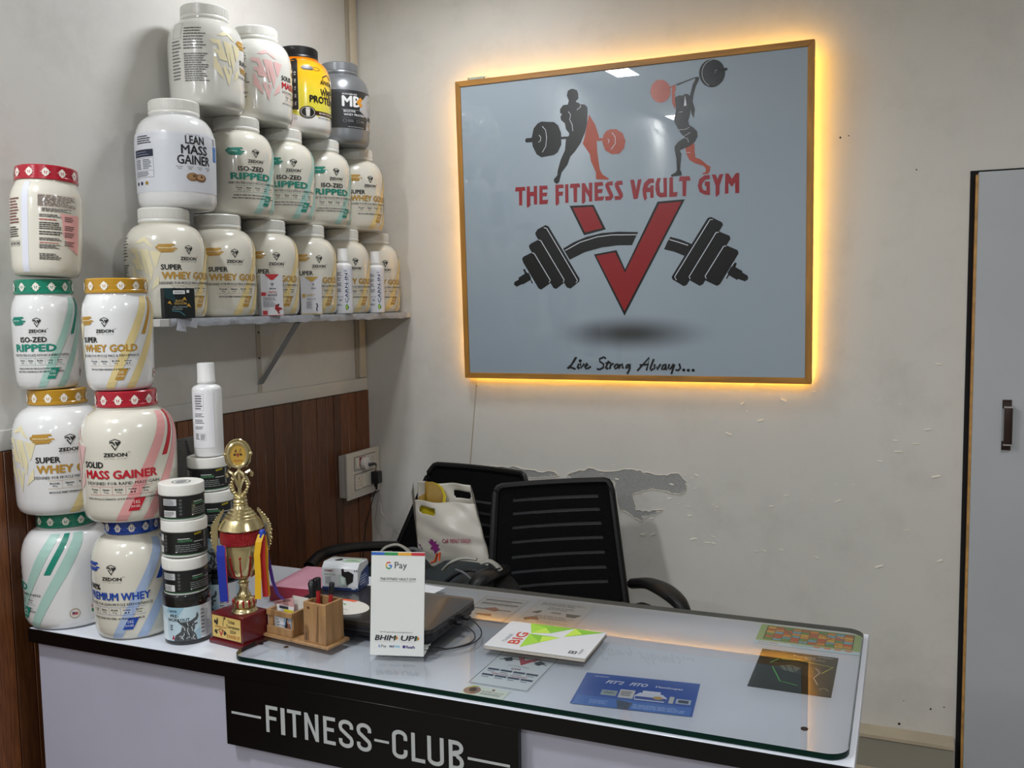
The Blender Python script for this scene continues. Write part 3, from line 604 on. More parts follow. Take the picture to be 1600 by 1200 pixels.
for k in range(5): D.text(('23g','24.5','5.4g','102','12')[k], -60.5, -57.5, .29+k*.085, .33+k*.085, 'd8d4cc', .03, rot=1); D.text('Protein', -66, -63, .28+k*.085, .34+k*.085, 'd8d4cc', .03, rot=1, res=1)
D.text('WHEY', -12, 26, .425, .500, K, .04); D.text('PROTEIN', -34, 27, .340, .414, K, .055)
D.line([(-6,.60),(-6,.64),(8,.68),(20,.63)], 1.6, K, 2); D.line([(-2,.53),(8,.475),(18,.50),(20,.56)], 1.6, K, 2); D.text('AVVATAR', -12, 22, .555, .60, K, .05, shear=.12)
D.poly([(-44,.70),(-26,.70),(-26,.745),(-44,.745),(-48,.722)], K, 2); D.ell(-18, .722, 8, .022, '6b5a22', 2, rin=.8)
D.ell(-38, .222, 15, .068, K, 3); D.ell(-38, .222, 12.8, .058, 'd8d4cc', 4, rin=.93); D.poly([(-41,.175),(-35,.175),(-34,.255),(-42,.255)], 'd8d4cc', 5); D.rect(-41.5, .258, -34.5, .272, 'd8d4cc', 5)
D.rect(-24, .20, 45, .245, '3a1d14', 2); D.text('BELGIAN CHOCOLATE', -16, 26, .213, .232, 'e0d8c8', .03); D.text('IMPORTED WHEY PROTEIN', -18, 24, .165, .178, K, .03, res=1)
D.rect(30, .30, 45, .33, K, 2); D.text('ISI', -64, -58, .215, .225, K, .02); D.text('2 KG', -63, -58, .18, .19, K, .02); D.ell(-60, .145, 3, .014, '555555', 3, rin=.8)
tub('yellow and black whey protein tub on top shelf row', (JX, -.511, Z3), -2, R1, .262, [(r if z < .8 or r < .6 else r, z) for r, z in big], ym, mat('lid_black', '141415', .35), D)
# dark grey tub
D = Decal(150); D.rect(-178, .185, 178, .635, '2b2d2f', 0)
D.poly([(24,.185),(80,.185),(80,.635),(28,.61),(8,.50),(6,.40),(30,.32)], 'b9babb', 1); D.text('MUSCLEBLAZE', -30, 0, .575, .592, 'dfe0e0', .03); D.text('MB', -30, 6, .44, .56, 'e4e4e4', .05)
D.poly([(-2,.50),(8,.56),(14,.53),(8,.50),(14,.47),(8,.44)], 'd9922a', 5); D.rect(-32, .40, 30, .403, 'b9babb', 2)
D.text('BIOZYME', -28, -4, .370, .395, 'e4e4e4', .03); D.text('WHEY PROTEIN', -28, 20, .330, .355, 'e4e4e4', .03); D.rect(-32, .305, 30, .307, '8a8c8e', 2)
for x in (-26, 2): D.ell(x, .27, 4, .018, '9a9c9e', 3, rin=.85); D.tiny(x+6, x+18, .255, .285, 2, '8a8c8e')
D.ell(38, .48, 11, .065, '8f9294', 3, rin=.93); D.ell(47, .40, 2.5, .012, '6a6c6e', 3); D.poly([(30,.30),(50,.30),(48,.35),(32,.35)], '3a2b22', 3); D.poly([(31,.24),(46,.185),(50,.185),(34,.30)], 'b08a4a', 2); D.text('2 kg', 38, 46, .22, .25, 'dfe0e0', .02); D.tiny(-20, 20, .195, .205, 1, 'c0c0c0')
gm = mat('tub_gunmetal', '85888b', .3, metal=.45); tub('dark grey whey protein tub at corner end of top shelf row', (JX, -.282, Z3), -23, R1-.003, .268, big, gm, mat('lid_gunmetal', '8b8e91', .3, metal=.5), D)
# ---- stacks standing on the desk
ZD = .7604
tub('large white tub with green lid and stripes, bottom of leftmost stack', (.104, -1.448, ZD), -133, .0965, .2540, big, WT, lidm_t, d_iso, lid='c', lidcol='#0f7e63')
tub('large whey gold tub with gold lid on leftmost stack', (.100, -1.450, ZD+.2545), -41+12, .0965, .2745, big, WT, lidm_g, d_super, ks=.92, lid='c', lidcol='#b5861c')
tub('small white tub with green lid on leftmost stack', (.090, -1.462, ZD+.2545+.275), -39-16, .0675, .2400, mid, WT, lidm_t, d_iso, lid='c', lidcol='#0f7e63')
rb = tub('small ivory tub with red lid, tilting on top of leftmost stack', (.104, -1.463, ZD+.2545+.275+.2440), 165, .0725, .2380, mid, IV, lidm_r, None, lid='c', lidcol='#a8142a', tilt=(-2.6, -2.2))
D = Decal(150); D.rect(-40, .03, -28, .84, 'd4d6e0', 0)
D.tiny(-12, 52, .62, .72, 7, '6d5a55', 4, .5); D.frame(-12, .615, 52, .725, .4, 'b08a86', 3, .002); D.tiny(-6, 44, .57, .605, 3, '4a4542')
D.poly([(22,.56),(60,.56),(60,.2),(40,.26),(28,.36),(26,.5)], 'e2a7a4', 1)
for a, b, n, c in ((.52,.55,2,'4a4542'),(.49,.51,1,'b2544e'),(.41,.48,4,'3a3633'),(.36,.40,2,'3a3633'),(.31,.34,2,'3a3633'),(.285,.30,1,'b2544e'),(.24,.28,3,'3a3633'),(.14,.20,4,'3a3633')): D.tiny(-10, 26, a, b, n, c)
for a, b in ((.49,.54),(.41,.46),(.35,.40),(.27,.32)): D.tiny(30, 50, a, b, 3, '5a4542')
D.tiny(-74, -44, .46, .70, 9, '7a4a44'); D.tiny(-74, -44, .34, .44, 5, '3a3633')
for x in (-68, -58, -48): D.ell(x, .285, 4.2, .03, '2b2a28', 3, a0=.6*PI, a1=1.4*PI, rin=.85); D.ell(x, .285, 4.2, .03, '2b2a28', 3, a0=-.4*PI, a1=.4*PI, rin=.85); D.rect(x-2, .275, x+2, .295, '6b6966', 3)
D.build('label', jmap(mid, .0725, .238), rb, mx=5, my=.05); rb.rotation_euler.z = math.radians(-42)
tub('large mass gainer tub with red lid and stripes on second stack', (.302, -1.448, ZD+.2545), -52-8, .0985, .2755, big, IV, lidm_r, d_mass, ks=.93, lid='c', lidcol='#a8142a')
tub('premium whey tub with blue lid, bottom of second stack', (.300, -1.448, ZD), -52-24, .0870, .2540, big, IV, lidm_b, d_prem, lid='c', lidcol='#1a45a3')
tub('small whey gold tub with gold lid, top of second stack', (.291, -1.450, ZD+.2545+.276), -52-14, .0710, .2370, mid, WT, lidm_g, d_super, lid='c', lidcol='#b5861c')
# ---- creatine and pre-workout tubs
DKL = '17191a'
def smalltub(label, loc, phi, R, H, tilt=(0,0), group=None, var=0):
    t = thing('creatine_tub', label, 'tub', loc, (math.radians(tilt[0]), math.radians(tilt[1]), math.radians(phi)), group)
    MB().lathe([(0,0),(R*.93,0),(R*.97,.0015),(R*.975,.004),(R*.975,H*.70),(R*.9,H*.72),(R*.9,H*.9),(0,H*.9)], 48).build('body', WT, t)
    MB().lathe([(0,H*.70),(R*.985,H*.70),(R,H*.71),(R,H*.955),(R*.985,H*.985),(R*.95,H-.0005),(R*.80,H-.0005),(R*.79,H-.0012),(0,H-.0012)], 48).build('lid', LW, t)
    D = Decal(150); D.rect(-178, .065, 178, .69, DKL, 0); D.rect(-178, .065, 178, .085, '3f7a4c', 1)
    D.poly([(14,.60),(34,.62),(34,.67),(14,.65)], 'c9b52a', 2); D.text('MUSCLE', 16, 32, .617, .652, '2b2a14', .05, layer=4, res=1)
    D.text('CREATINE', -28, 8, .43, .485, '4f8f62', .04, shear=.0); D.rect(-28, .505, 2, .525, 'c9cccb', 2); D.rect(12, .41, 40, .43, 'c9cccb', 2)
    D.tiny(-34, 40, .15, .37, 4, '9aa09e', 3, .28); D.ell(-32, .16, 2, .02, 'd0d2d0', 3); D.rect(44, .2, 50, .66, '9da1a0', 2); D.tiny(45, 49, .2, .66, 12, DKL, 3)
    for k in range(5): D.ell(-62, .2+k*.095, 3, .028, '8f9492', 3, rin=.7)
    D.rect(-110, .44, -72, .62, 'bfc2c2', 2); D.tiny(-108, -76, .45, .61, 4, '6b6f70', 4); D.rect(-108, .12, -74, .30, 'd8d9d8', 2); D.tiny(-106, -78, .14, .28, 4, '50504e', 4)
    D.ell(-140, .5, 1, .01, DKL, 2)
    D.build('label', lmap(R, H, .975), t, mx=8); 
    D = Decal(); D.ell(0, 0, R*.42, R*.42, '6e6f70', 1, rin=.86, n=28); D.ell(0, 0, R*.22, R*.3, '8c8d8e', 1, n=14)
    D.build('lid_emblem', lambda x, y, l: Vector((x, y, H-.0008)), t)
    return t
def workout(label, loc, phi, R, H, group=None, p=1):
    t = thing('preworkout_tub', label, 'tub', loc, (0, 0, math.radians(phi)), group)
    gl = mat('tub_black', '17181a', .15, coat=.4)
    MB().lathe([(0,0),(R*.93,0),(R*.985,.003),(R*.99,.008),(R*.99,H*.78),(R*.9,H*.80),(R*.9,H*.9),(0,H*.9)], 48).build('body', gl, t)
    MB().lathe([(0,H*.775),(R*1.0,H*.775),(R*1.01,H*.79),(R*1.01,H*.965),(R*.98,H-.0008),(0,H-.0008)], 48).build('lid', gl, t)
    D = Decal(150); D.rect(-178, .09, 178, .765, 'b9cfd8', 0); D.poly([(-40,.765),(5,.765),(-10,.60),(-44,.66)], '8fb6c8', 1); D.poly([(10,.09),(44,.09),(44,.35),(20,.22)], '9fbccb', 1); D.poly([(-70,.09),(-40,.09),(-44,.5),(-70,.6)], 'd5e0e4', 1)
    D.text('PRE-', -32, -10, .565, .625, '1b1c1e', .035); D.text('WORKOUT', -40, 16, .485, .545, '1b1c1e', .035); D.text('AVVATAR', -34, -14, .67, .71, '2b2d50', .05, shear=.5)
    bull = [(-24,.09),(-20,.2),(-6,.28),(-2,.40),(-8,.44),(-14,.50),(-13,.52),(-5,.47),(2,.475),(12,.475),(20,.50),(31,.55),(33,.62),(36,.64),(38,.56),(34,.49),(26,.46),(27,.43),(34,.44),(35,.41),(28,.39),(28,.33),(24,.27),(30,.2),(33,.09)]
    D.poly(bull, '4a4e50', 2); 
    for L in ([(-2,.40),(4,.34),(2,.22),(-6,.14)], [(10,.46),(12,.38),(10,.28),(14,.2)], [(24,.42),(20,.36),(22,.28)], [(-14,.16),(-6,.2),(0,.12)], [(6,.14),(14,.17),(20,.12)], [(26,.2),(22,.14),(27,.1)]): D.line(L, 1.6, 'c9d0d2', 3); 
    for L in ([(0,.44),(8,.42),(14,.35)], [(20,.44),(17,.40)], [(2,.3),(6,.2),(2,.1)], [(16,.25),(18,.18),(15,.1)], [(-12,.2),(-14,.12)]): D.line(L, 2.0, '151718', 4)
    D.ell(9, .385, 1.6, .012, '0b0b0b', 4); D.ell(21, .385, 1.6, .012, '0b0b0b', 4); D.tiny(-34, -24, .30, .42, 3, '2b2c2e'); D.poly([(-30,.12),(-22,.12),(-25,.22)], 'a8283c', 3)
    D.rect(42, .09, 90, .765, 'd9dcde', 1)
    for k in range(7): D.rect(44, .66-k*.075, 54, .675-k*.075, '2b2d30', 3)
    D.tiny(44, 74, .14, .66, 14, '77797c', 2, .3)
    D.build('label', lmap(R, H, .99), t, mx=7)
    return t
ca = -47
workout('pre-workout tub with bull print, bottom of the front small stack', (.4505, -1.455, ZD), ca-12, .0485, .1055)
smalltub('black creatine tub just above the front pre-workout tub', (.4500, -1.455, ZD+.1060), ca+45, .0462, .0765, (1.2, .6))
smalltub('black creatine tub in the middle of the front small stack', (.4470, -1.450, ZD+.1060+.0775), ca+10, .0472, .0765, (-.8, -.6))
smalltub('creatine tub with round lid emblem, top of front small stack', (.4440, -1.450, ZD+.1060+.0775*2), ca+58, .0465, .0765, (.5, .8))
workout('lowest pre-workout tub of the small stack behind the trophy', (.408, -1.300, ZD), ca-50, .0485, .1055)
workout('second pre-workout tub up, partly hidden by trophy ribbon', (.408, -1.300, ZD+.106), ca-22, .0485, .1055)
smalltub('lower creatine tub of the stack behind the trophy', (.402, -1.300, ZD+.2120), ca+4, .0455, .0765, (1, -.5))
smalltub('creatine tub directly under the tall white bottle', (.388, -1.300, ZD+.2130+.0770), ca+4, .0462, .0765, (.5, .5))
def slim(label, loc, phi, R, H, sh, cap, name='bottle'):
    t = thing(name, label, 'bottle', loc, (0, 0, math.radians(phi)))
    wb = mat('bottle_white', 'e2e2e2', .3, coat=.2)
    MB().lathe([(0,0),(R*.9,0),(R*.98,.002),(R,.006),(R,sh*H-.004),(R*.97,sh*H),(R*.85,sh*H+.004),(cap*R*.93,sh*H+.008),(cap*R*.93,(sh+.06)*H),(0,(sh+.06)*H)], 40).build('body', wb, t)
    z = (sh+.05)*H
    MB().lathe([(0,z),(cap*R,z),(cap*R*1.03,z+.002),(cap*R*1.03,z+.006),(cap*R*.99,z+.007),(cap*R*.97,H-.002),(cap*R*.93,H),(0,H)], 40).build('cap', mat('cap_white', 'dcdcda', .35), t)
    return t
t = slim('tall plain white bottle standing on the stacked creatine tubs', (.392, -1.300, ZD+.3668), ca-28, .0325, .211, .735, .60)
D = Decal(); D.rect(-50, .10, 50, .70, 'e8e8ec', 0)
D.frame(-26, .50, 12, .68, .6, '85868c', 2, .002); D.tiny(-24, 8, .51, .67, 6, '5f6066')
for a, b in ((.43,.475),(.36,.41),(.30,.335)): D.tiny(-28, 14, a, b, 3, '606168')
D.frame(-6, .18, 16, .26, .5, '85868c', 2, .002); D.tiny(-4, 14, .19, .25, 4, '606168'); D.tiny(-28, -9, .19, .26, 4, '606168')
D.build('label', lmap(.0325, .211, 1), t, mx=8)
CH_ = .211
for y, lb in ((-.411, 'slim white bottle on shelf edge, the nearer of the two'), (-.212, 'slim white bottle on shelf edge, nearest the corner')):
    t = slim(lb, (.184, y, Z1+.0008), -58, .0292, .207, .745, .60, 'slim_bottle')
    D = Decal(); D.rect(-60, .05, 178, .70, 'dcdde4', 0)
    D.text('CARN-IN', 12, 30, .17, .62, '232a5c', .03, rot=1); D.rect(33, .20, 34.5, .60, '5d8f3a', 2); D.tiny(36, 40, .2, .6, 8, '8b8d99'); D.text('PROTEIN', 8, 26, .645, .665, '3a3d66', .03)
    D.ell(20, .10, 9, .045, '5f9a2e', 2); D.ell(20, .10, 6, .03, 'a9c95a', 3); D.poly([(24,.07),(34,.08),(30,.13)], '2f6e22', 3); D.poly([(18,.14),(26,.17),(22,.14)], '2f6e22', 3)
    for a, b in ((.58,.64),(.50,.56),(.42,.48),(.33,.39),(.12,.15)): D.tiny(-48, -6, a, b, 3, '6f717c')
    for k in range(4): D.ell(-38+k*11, .26, 2, .009, '30323a', 3)
    D.tiny(-25, -4, .19, .225, 2, '6f717c')
    D.build('label', lmap(.0292, .207, 1), t, mx=8)
# ---- cartons along the shelf edge
def carton(label, cat, px, w, dp, h, rot, col, name='carton'):
    t = thing(name, label, cat, px, (0, 0, math.radians(rot)))
    MB().box(-w/2, 0, 0, w/2, dp, h).build('box', mat('card_'+col, col, .35), t, bevel=.0006, seg=1); return t
# faces +X: local -Y is the front
t = carton('small black carton of capsules at the shelf edge', 'carton', (.206, -1.170, Z1+.0008), .078, .020, .0735, 66, '12181a')
D = Decal(); f = plane_map((0,0,0), (1,0,0), (0,0,1))
D.poly([(-.039,.0735),(-.02,.0735),(-.008,.045),(-.02,.05),(-.039,.055)], '16343a', 1); D.line([(-.035,.052),(-.015,.046),(-.01,.036)], .0012, '2b6a6e', 2); D.line([(-.02,.018),(0,.016),(.012,.006)], .002, '3d7a86', 2)
D.rect(-.016, .059, .014, .068, 'd8dad8', 2); D.text('ADVANCE', -.012, .010, .0615, .0655, '3a3d3a', .02); D.rect(.018, .062, .025, .069, 'd8dad8', 2)
D.text('BLACK', -.010, .010, .0405, .045, 'c9a85a', .03); D.text('GOLD ULTRA', -.014, .018, .0335, .0385, 'c9a85a', .03); D.text('GREEN COFFEE EXTRACT', -.018, .02, .026, .029, '9fb0ac', .02); D.text('60 CAPSULES', -.02, .006, .0205, .024, '9fb0ac', .02)
for x, y, s in ((.012,.046,1),(-.026,.037,1),(.022,.030,1)): D.poly([(x-.005,y),(x+.001,y+.006),(x+.006,y-.004),(x+.001,y-.001)], 'c9992f', 3)
D.build('print', f, t)
t = carton('white carton with red triangle standing at the shelf edge', 'carton', (.207, -.807, Z1+.0008), .066, .022, .116, 62, 'c9c9cc')
D = Decal(); D.poly([(-.022,.116),(.022,.116),(.004,.100),(-.004,.100)], 'b03036', 1); small_logo(D, 0, .087, .012, .012, '3a3d44'); D.text('ZEDON', -.009, .011, .074, .078, '30333a', .04)
D.rect(-.033, .0555, -.020, .0655, 'b03036', 2); D.rect(-.019, .0555, -.016, .0655, 'd08a8c', 2); D.text('TESTO', -.012, .013, .0625, .068, 'b03036', .03); D.text('BOOST', -.012, .015, .0545, .060, '23262c', .04)
D.tiny(-.028, .02, .042, .052, 2, '70737a'); D.tiny(-.028, .012, .024, .041, 4, '70737a'); D.rect(-.030, .003, -.016, .014, 'b03036', 2)
D.poly([(.008,.030),(.014,.032),(.018,.024),(.026,.022),(.030,.016),(.024,.017),(.018,.012),(.022,.004),(.016,.006),(.012,.014),(.006,.018)], '8c2228', 3); D.ell(.017, .030, .003, .003, '2a1c1c', 4, n=10)
D.rect(-.033, 0, .033, .0015, 'b03036', 2)
D.build('print', f, t)
t = carton('white carton with gold triangle, corner turned to the shelf edge', 'carton', (.199, -.608, Z1+.0008), .064, .030, .113, 48, 'c4c3c6')
D = Decal(); D.poly([(-.020,.113),(.022,.113),(.003,.098)], 'b0903f', 1); small_logo(D, .006, .090, .008, .010, '50535c'); D.text('ZEDON', 0, .013, .077, .081, '40434c', .04)
D.rect(-.028, .052, -.018, .062, 'b0903f', 2); D.text('DAILY', -.014, .010, .056, .062, 'b59a55', .03); D.text('M V I T', -.012, .012, .043, .049, '60636c', .03); D.tiny(-.016, .002, .018, .040, 5, '80838c'); D.line([(.014,.034),(.018,.026),(.014,.018),(.016,.010)], .004, '4a4d58', 3); D.rect(-.032, 0, .032, .004, 'b0a078', 2)
D.build('print', f, t)
D = Decal(); D.rect(.004, .092, .010, .098, 'b0903f', 2)
for z in (.085, .072, .060): D.rect(.004, z, .036, z+.0012, '9a8a60', 2)
for z in (.096, .078, .066, .045, .035, .02, .01): D.tiny(.004, .034, z, z+.006, 2, '8b8d94')
D.build('side_print', lambda x, y, l: Vector((-.032-.0004-.0001*l, .030-x*.8, y)), t)

# ================================================================== DESK
dx0, dx1, dy0, dy1 = .070, 1.792, -1.535, -.932
DK = thing('reception_desk', 'long white reception desk with black front edge and sign', 'desk', (0, 0, 0))
LAM = mat('laminate_white', 'd9dde5', .3, noise=.03, nscale=5, coat=.2); BLK = mat('laminate_black', '050506', .3, noise=.1, nscale=10, spec=.3)
BODY = mat('laminate_lilac', 'b4b4c4', .4, noise=.05, nscale=5)
MB().box(dx0, dy0+.0015, .730, dx1, dy1, .76).build('desktop', LAM, DK, bevel=.001, seg=1)
MB().box(dx0-.001, dy0-.001, .7290, dx1-.0005, dy0+.0014, .7592).build('front_edge_band', BLK, DK)
MB().box(dx0-.0012, dy0, .729, dx0-.0002, dy1, .7595).build('side_edge_band', BLK, DK)
MB().box(.0735, dy0+.020, .0, 1.765, dy0+.036, .7295).build('front_panel', BODY, DK)
MB().box(.0735, dy0+.0361, .0, .0915, dy1-.03, .7295).build('side_panel', BODY, DK)
MB().box(1.748, dy0+.0361, .0, 1.765, dy1-.03, .7295).build('side_panel', BODY, DK)
MB().box(.655, dy0+.0145, .0, 1.235, dy0+.0198, .70).build('lower_panel', BODY, DK)
sg = MB().box(.612, dy0-.0012, .5895, 1.246, dy0+.0140, .7288).build('sign_board', BLK, DK, bevel=.001, seg=1)
SIGNY = dy0-.0012
D = Decal(); GR = 'b4b8b8'
def sx_(px, py): p = at(px, py, 1, SIGNY); return p.x, p.z
zt, zb = .6945, .6415
zt = at(417, 1101.6, 1, SIGNY).z; zb = at(417, 1143, 1, SIGNY).z
def sans(q, x0, x1):
    "condensed sans capital from strokes"
    w_, h_ = x1-x0, zt-zb; t = .0077; P_ = lambda u, v: (x0+u*w_, zb+v*h_)
    def hb(v, u0=0, u1=1): y = zb+v*h_; D.rect(x0+u0*w_, y-t*.47, x0+u1*w_, y+t*.47, GR, 1)
    def vb(u, v0=0, v1=1): x = x0+u*w_; D.rect(x-t/2, zb+v0*h_, x+t/2, zb+v1*h_, GR, 1)
    el_ = t/2/w_; et = t*.47/h_
    def arc(cx, cy, rx, ry, a0, a1, n=8): return [P_(cx+rx*math.cos(a0+(a1-a0)*k/n), cy+ry*math.sin(a0+(a1-a0)*k/n)) for k in range(n+1)]
    rx = .5-el_
    if q in 'FEL': vb(el_)
    if q in 'FE': hb(1-et); hb(.54, 0, .88)
    if q in 'EL': hb(et)
    if q == 'I': D.rect(x0, zb, x1, zt, GR, 1)
    if q == 'T': hb(1-et); vb(.5)
    if q == 'N': vb(el_); vb(1-el_); D.poly([P_(0, 1), P_(2*el_*.95, 1), P_(1, 0), P_(1-2*el_*.95, 0)], GR, 1.3)
    if q == 'U': D.line([P_(el_, 1)]+arc(.5, .22, rx, .22-et, PI, 2*PI, 12)+[P_(1-el_, 1)], t, GR, 1)
    if q == 'C': D.line([P_(1-el_, .66)]+arc(.5, .78, rx, .22-et, 0, PI, 12)+arc(.5, .22, rx, .22-et, PI, 2*PI, 12)+[P_(1-el_, .34)], t, GR, 1)
    if q == 'S': D.line([P_(1-el_, .69)]+arc(.5, .78, rx, .22-et, 0, PI, 12)+[P_(el_, .72), P_(el_+.05, .64), P_(.5, .50), P_(1-el_-.05, .36), P_(1-el_, .28)]+arc(.5, .22, rx, .22-et, 0, -PI, 12)+[P_(el_, .31)], t, GR, 1)
    if q == 'B': vb(el_); D.line([P_(0, 1-et), P_(.5, 1-et)]+arc(.5, .765, rx*.94, .235-et, PI/2, -PI/2, 10)[1:]+[P_(.1, .53)], t, GR, 1.3); D.line([P_(.1, .53), P_(.5, .53)]+arc(.5, .265, rx, .265-et, PI/2, -PI/2, 10)[1:]+[P_(0, et)], t, GR, 1.6)
for q, c0, c1 in (('F',243,302),('I',317,338),('T',350,420),('N',436,506),('E',530,590),('S',607,680),('S',697,770),('C',874,950),('L',970,1038),('U',1050,1132),('B',1157,1232)):
    yy_ = 1123+(c0-243)*.3125*.20
    sans(q, at(340+c0*.3125, yy_, 1, SIGNY).x, at(340+c1*.3125, yy_+3, 1, SIGNY).x)
D.rect(sx_(362,1110)[0], zt-.0305, sx_(408,1118)[0], zt-.0255, GR); D.rect(sx_(585,1150)[0], zt-.0305, sx_(608,1158)[0], zt-.0255, GR); D.rect(sx_(731,1180)[0], zt-.0305, sx_(797,1192)[0], zt-.0255, GR)
D.build('sign_lettering', lambda x, y, l: Vector((x, SIGNY-.0006-.0001*l, y)), DK)
# glass sheet on the desk
def rrect(x0, y0, x1, y1, r, n=8):
    P = []
    for cx, cy, a0 in ((x1-r,y0+r,-PI/2),(x1-r,y1-r,0),(x0+r,y1-r,PI/2),(x0+r,y0+r,PI)):
        P += [(cx+r*math.cos(a0+PI/2*i/n), cy+r*math.sin(a0+PI/2*i/n)) for i in range(n+1)]
    return P
gm_ = bpy.data.materials.new('desk_glass'); gm_.use_nodes = True; nt = gm_.node_tree; nt.nodes.remove(nt.nodes['Principled BSDF'])
tr = nt.nodes.new('ShaderNodeBsdfTransparent'); tr.inputs[0].default_value = (.98, .99, .985, 1); gl = nt.nodes.new('ShaderNodeBsdfGlossy'); gl.inputs['Roughness'].default_value = .0
fr = nt.nodes.new('ShaderNodeFresnel'); fr.inputs[0].default_value = 1.66; ms = nt.nodes.new('ShaderNodeMixShader')
nt.links.new(fr.outputs[0], ms.inputs[0]); nt.links.new(tr.outputs[0], ms.inputs[1]); nt.links.new(gl.outputs[0], ms.inputs[2]); nt.links.new(ms.outputs[0], nt.nodes['Material Output'].inputs[0])
ge = mat('glass_edge', '04241c', .35, spec=.15)
G0, G1z = .7615, .7712
P = rrect(.618, -1.527, 1.783, -.940, .035); n = len(P)
GLS = thing('glass_sheet', 'clear glass sheet with green edges and rounded corners on desk', 'glass', (0, 0, 0))
me_ = bpy.data.meshes.new('pane'); me_.from_pydata([(x, y, G1z) for x, y in P], [], [tuple(range(n))]); me_.materials.append(gm_); me_.update()
if me_.polygons[0].normal.z < 0: me_.flip_normals()
po_ = bpy.data.objects.new('pane', me_); COL.objects.link(po_); po_.parent = GLS
m = MB(); m.add([(x, y, G0) for x, y in P]+[(x, y, G1z) for x, y in P], [(i, (i+1) % n, n+(i+1) % n, n+i) for i in range(n)], True); m.build('polished_edge', ge, GLS)
rs = MB(); 
for x, y in [tuple(at(408, 1006, 2, .7605))[:2], tuple(at(447, 1011, 2, .7605))[:2], (.75, -.97)]: rs.lathe([(0,.7604),(.005,.7604),(.005,.7614),(0,.7614)], 12, (x, y, 0))
sp_ = at(1257, 1139, 2, .7605)
rs.lathe([(0,.7604),(.0058,.7604),(.0062,.7612),(.0058,.7617),(0,.7617)], 14, (sp_.x, sp_.y, 0)); rs.build('spacer', mat('rubber_black', '101010', .6), GLS)
# ---- printed sheets under the glass
PZ = .7606
def sheet(name, label, cat, x0, y0, x1, y1, col, z=PZ, rot=0, grp=None):
    t = thing(name, label, cat, ((x0+x1)/2, (y0+y1)/2, z), (0, 0, math.radians(rot)), grp)
    w, h = x1-x0, y1-y0; MB().box(-w/2, -h/2, 0, w/2, h/2, .0004).build('paper', mat('paper_'+col, col, .5), t); return t, w, h
fl = lambda x, y, l: Vector((x, y, .00046+.00003*l))
t, w, h = sheet('price_flyer', 'gym price flyer with navy border half under the notebook', 'flyer', 1.112, -1.457, 1.234, -1.285, 'd5dde0')
D = Decal(); NV = '2a3550'; D.frame(-w/2+.002, -h/2+.002, w/2-.002, h/2-.002, .0014, NV)
V0 = .035
D.poly([(-.020,V0+.03),(-.006,V0+.03),(.0,V0+.012),(.016,V0+.032),(.030,V0+.032),(.002,V0-.012)], 'b02f3a', 2); D.poly([(-.045,V0+.012),(-.03,V0+.022),(-.022,V0+.004),(-.034,V0-.002)], BK, 2); D.poly([(.045,V0+.012),(.03,V0+.022),(.022,V0+.004),(.034,V0-.002)], BK, 2); D.line([(-.05,V0+.004),(-.02,V0+.014),(.02,V0+.014),(.05,V0+.004)], .003, BK, 2)
D.text('Live Strong Always', -.022, .022, V0-.022, V0-.017, '30333a', .01, shear=.3); D.text('GYM', -.009, .009, -.002, .006, '6a2a34', .05)
for yy in (-.016, -.044):
    for k in range(4): D.rect(-.052+k*.0265, yy, -.052+k*.0265+.024, yy+.008, NV, 2); D.tiny(-.049+k*.0265, -.032+k*.0265, yy-.009, yy-.003, 1, '5a6270')
D.text('PERSONAL TRAINING', -.036, .036, -.0335, -.0275, 'a03a44', .03)
D.build('print', fl, t)
t, w, h = sheet('business_card', 'small pale business card with photo under glass front edge', 'card', 1.119, -1.506, 1.204, -1.466, 'd3dccf')
D = Decal(); D.ell(-w*.30, 0, .016, .017, '8c6a55', 1); D.ell(-w*.30, .003, .008, .009, '3a2a24', 2); D.poly([(-w/2,.0),(-w*.36,h/2),(-w*.2,h/2),(-w*.42,.01)], 'b5c43a', 2); D.ell(.012, .012, .003, .004, '7a2a30', 3, n=8); D.text('THE FITNESS VAULT GYM', -.008, .036, .000, .004, '7a3038', .02); D.tiny(-.006, .034, -.012, -.003, 2, '7f8a80')
D.build('print', fl, t)
def notice(x0, y0, x1, y1, label, kind):
    t, w, h = sheet('notice_sheet', label, 'paper', x0, y0, x1, y1, 'd4d4d4')
    D = Decal(); s = 1
    if kind:
        D.frame(-w/2+.003, -h/2+.003, w/2-.003, h/2-.003, .001, '33373c'); 
        for yy in (.055, .030): D.rect(-.045, yy, .048, yy+.008, '555a60', 2); D.tiny(-.045, .045, yy-.008, yy-.002, 1, '6a6a6a')
        D.poly([(-.03,-.005),(.0,.012),(.02,-.005),(.01,-.018)], '9a4a44', 2); D.line([(-.05,-.006),(.045,-.004)], .006, '55504e', 2); D.poly([(-.03,-.04),(.01,-.034),(.015,-.05),(-.02,-.048)], '8a5a50', 2)
    else:
        D.frame(-w/2+.003, -h/2+.003, w/2-.003, h/2-.003, .0006, '9a9a9a'); D.tiny(-.055, .058, .050, .072, 4, '77797c'); D.tiny(-.03, .04, .022, .044, 3, '77797c')
        D.poly([(-.058,-.004),(-.04,.014),(-.035,.006),(-.04,-.008)], '3a3330', 2); D.rect(-.012, .002, .012, .010, '77706c', 2); D.poly([(.022,.010),(.060,.010),(.055,.0),(.05,-.012),(.03,-.012)], '444040', 2)
        D.tiny(-.04, .058, -.042, -.016, 4, '77797c'); D.poly([(-.06,-.045),(-.035,-.025),(-.02,-.05),(-.04,-.05),(-.05,-.06)], '8a5038', 2); D.frame(-.02, -.066, .05, -.052, .0006, '77797c'); D.text('STOP WHEN YOU ARE DONE', -.016, .046, -.062, -.056, '77797c', .01)
    D.build('print', fl, t)
notice(.931, -1.142, 1.045, -.976, 'bordered notice sheet under glass beside the laptop', 1)
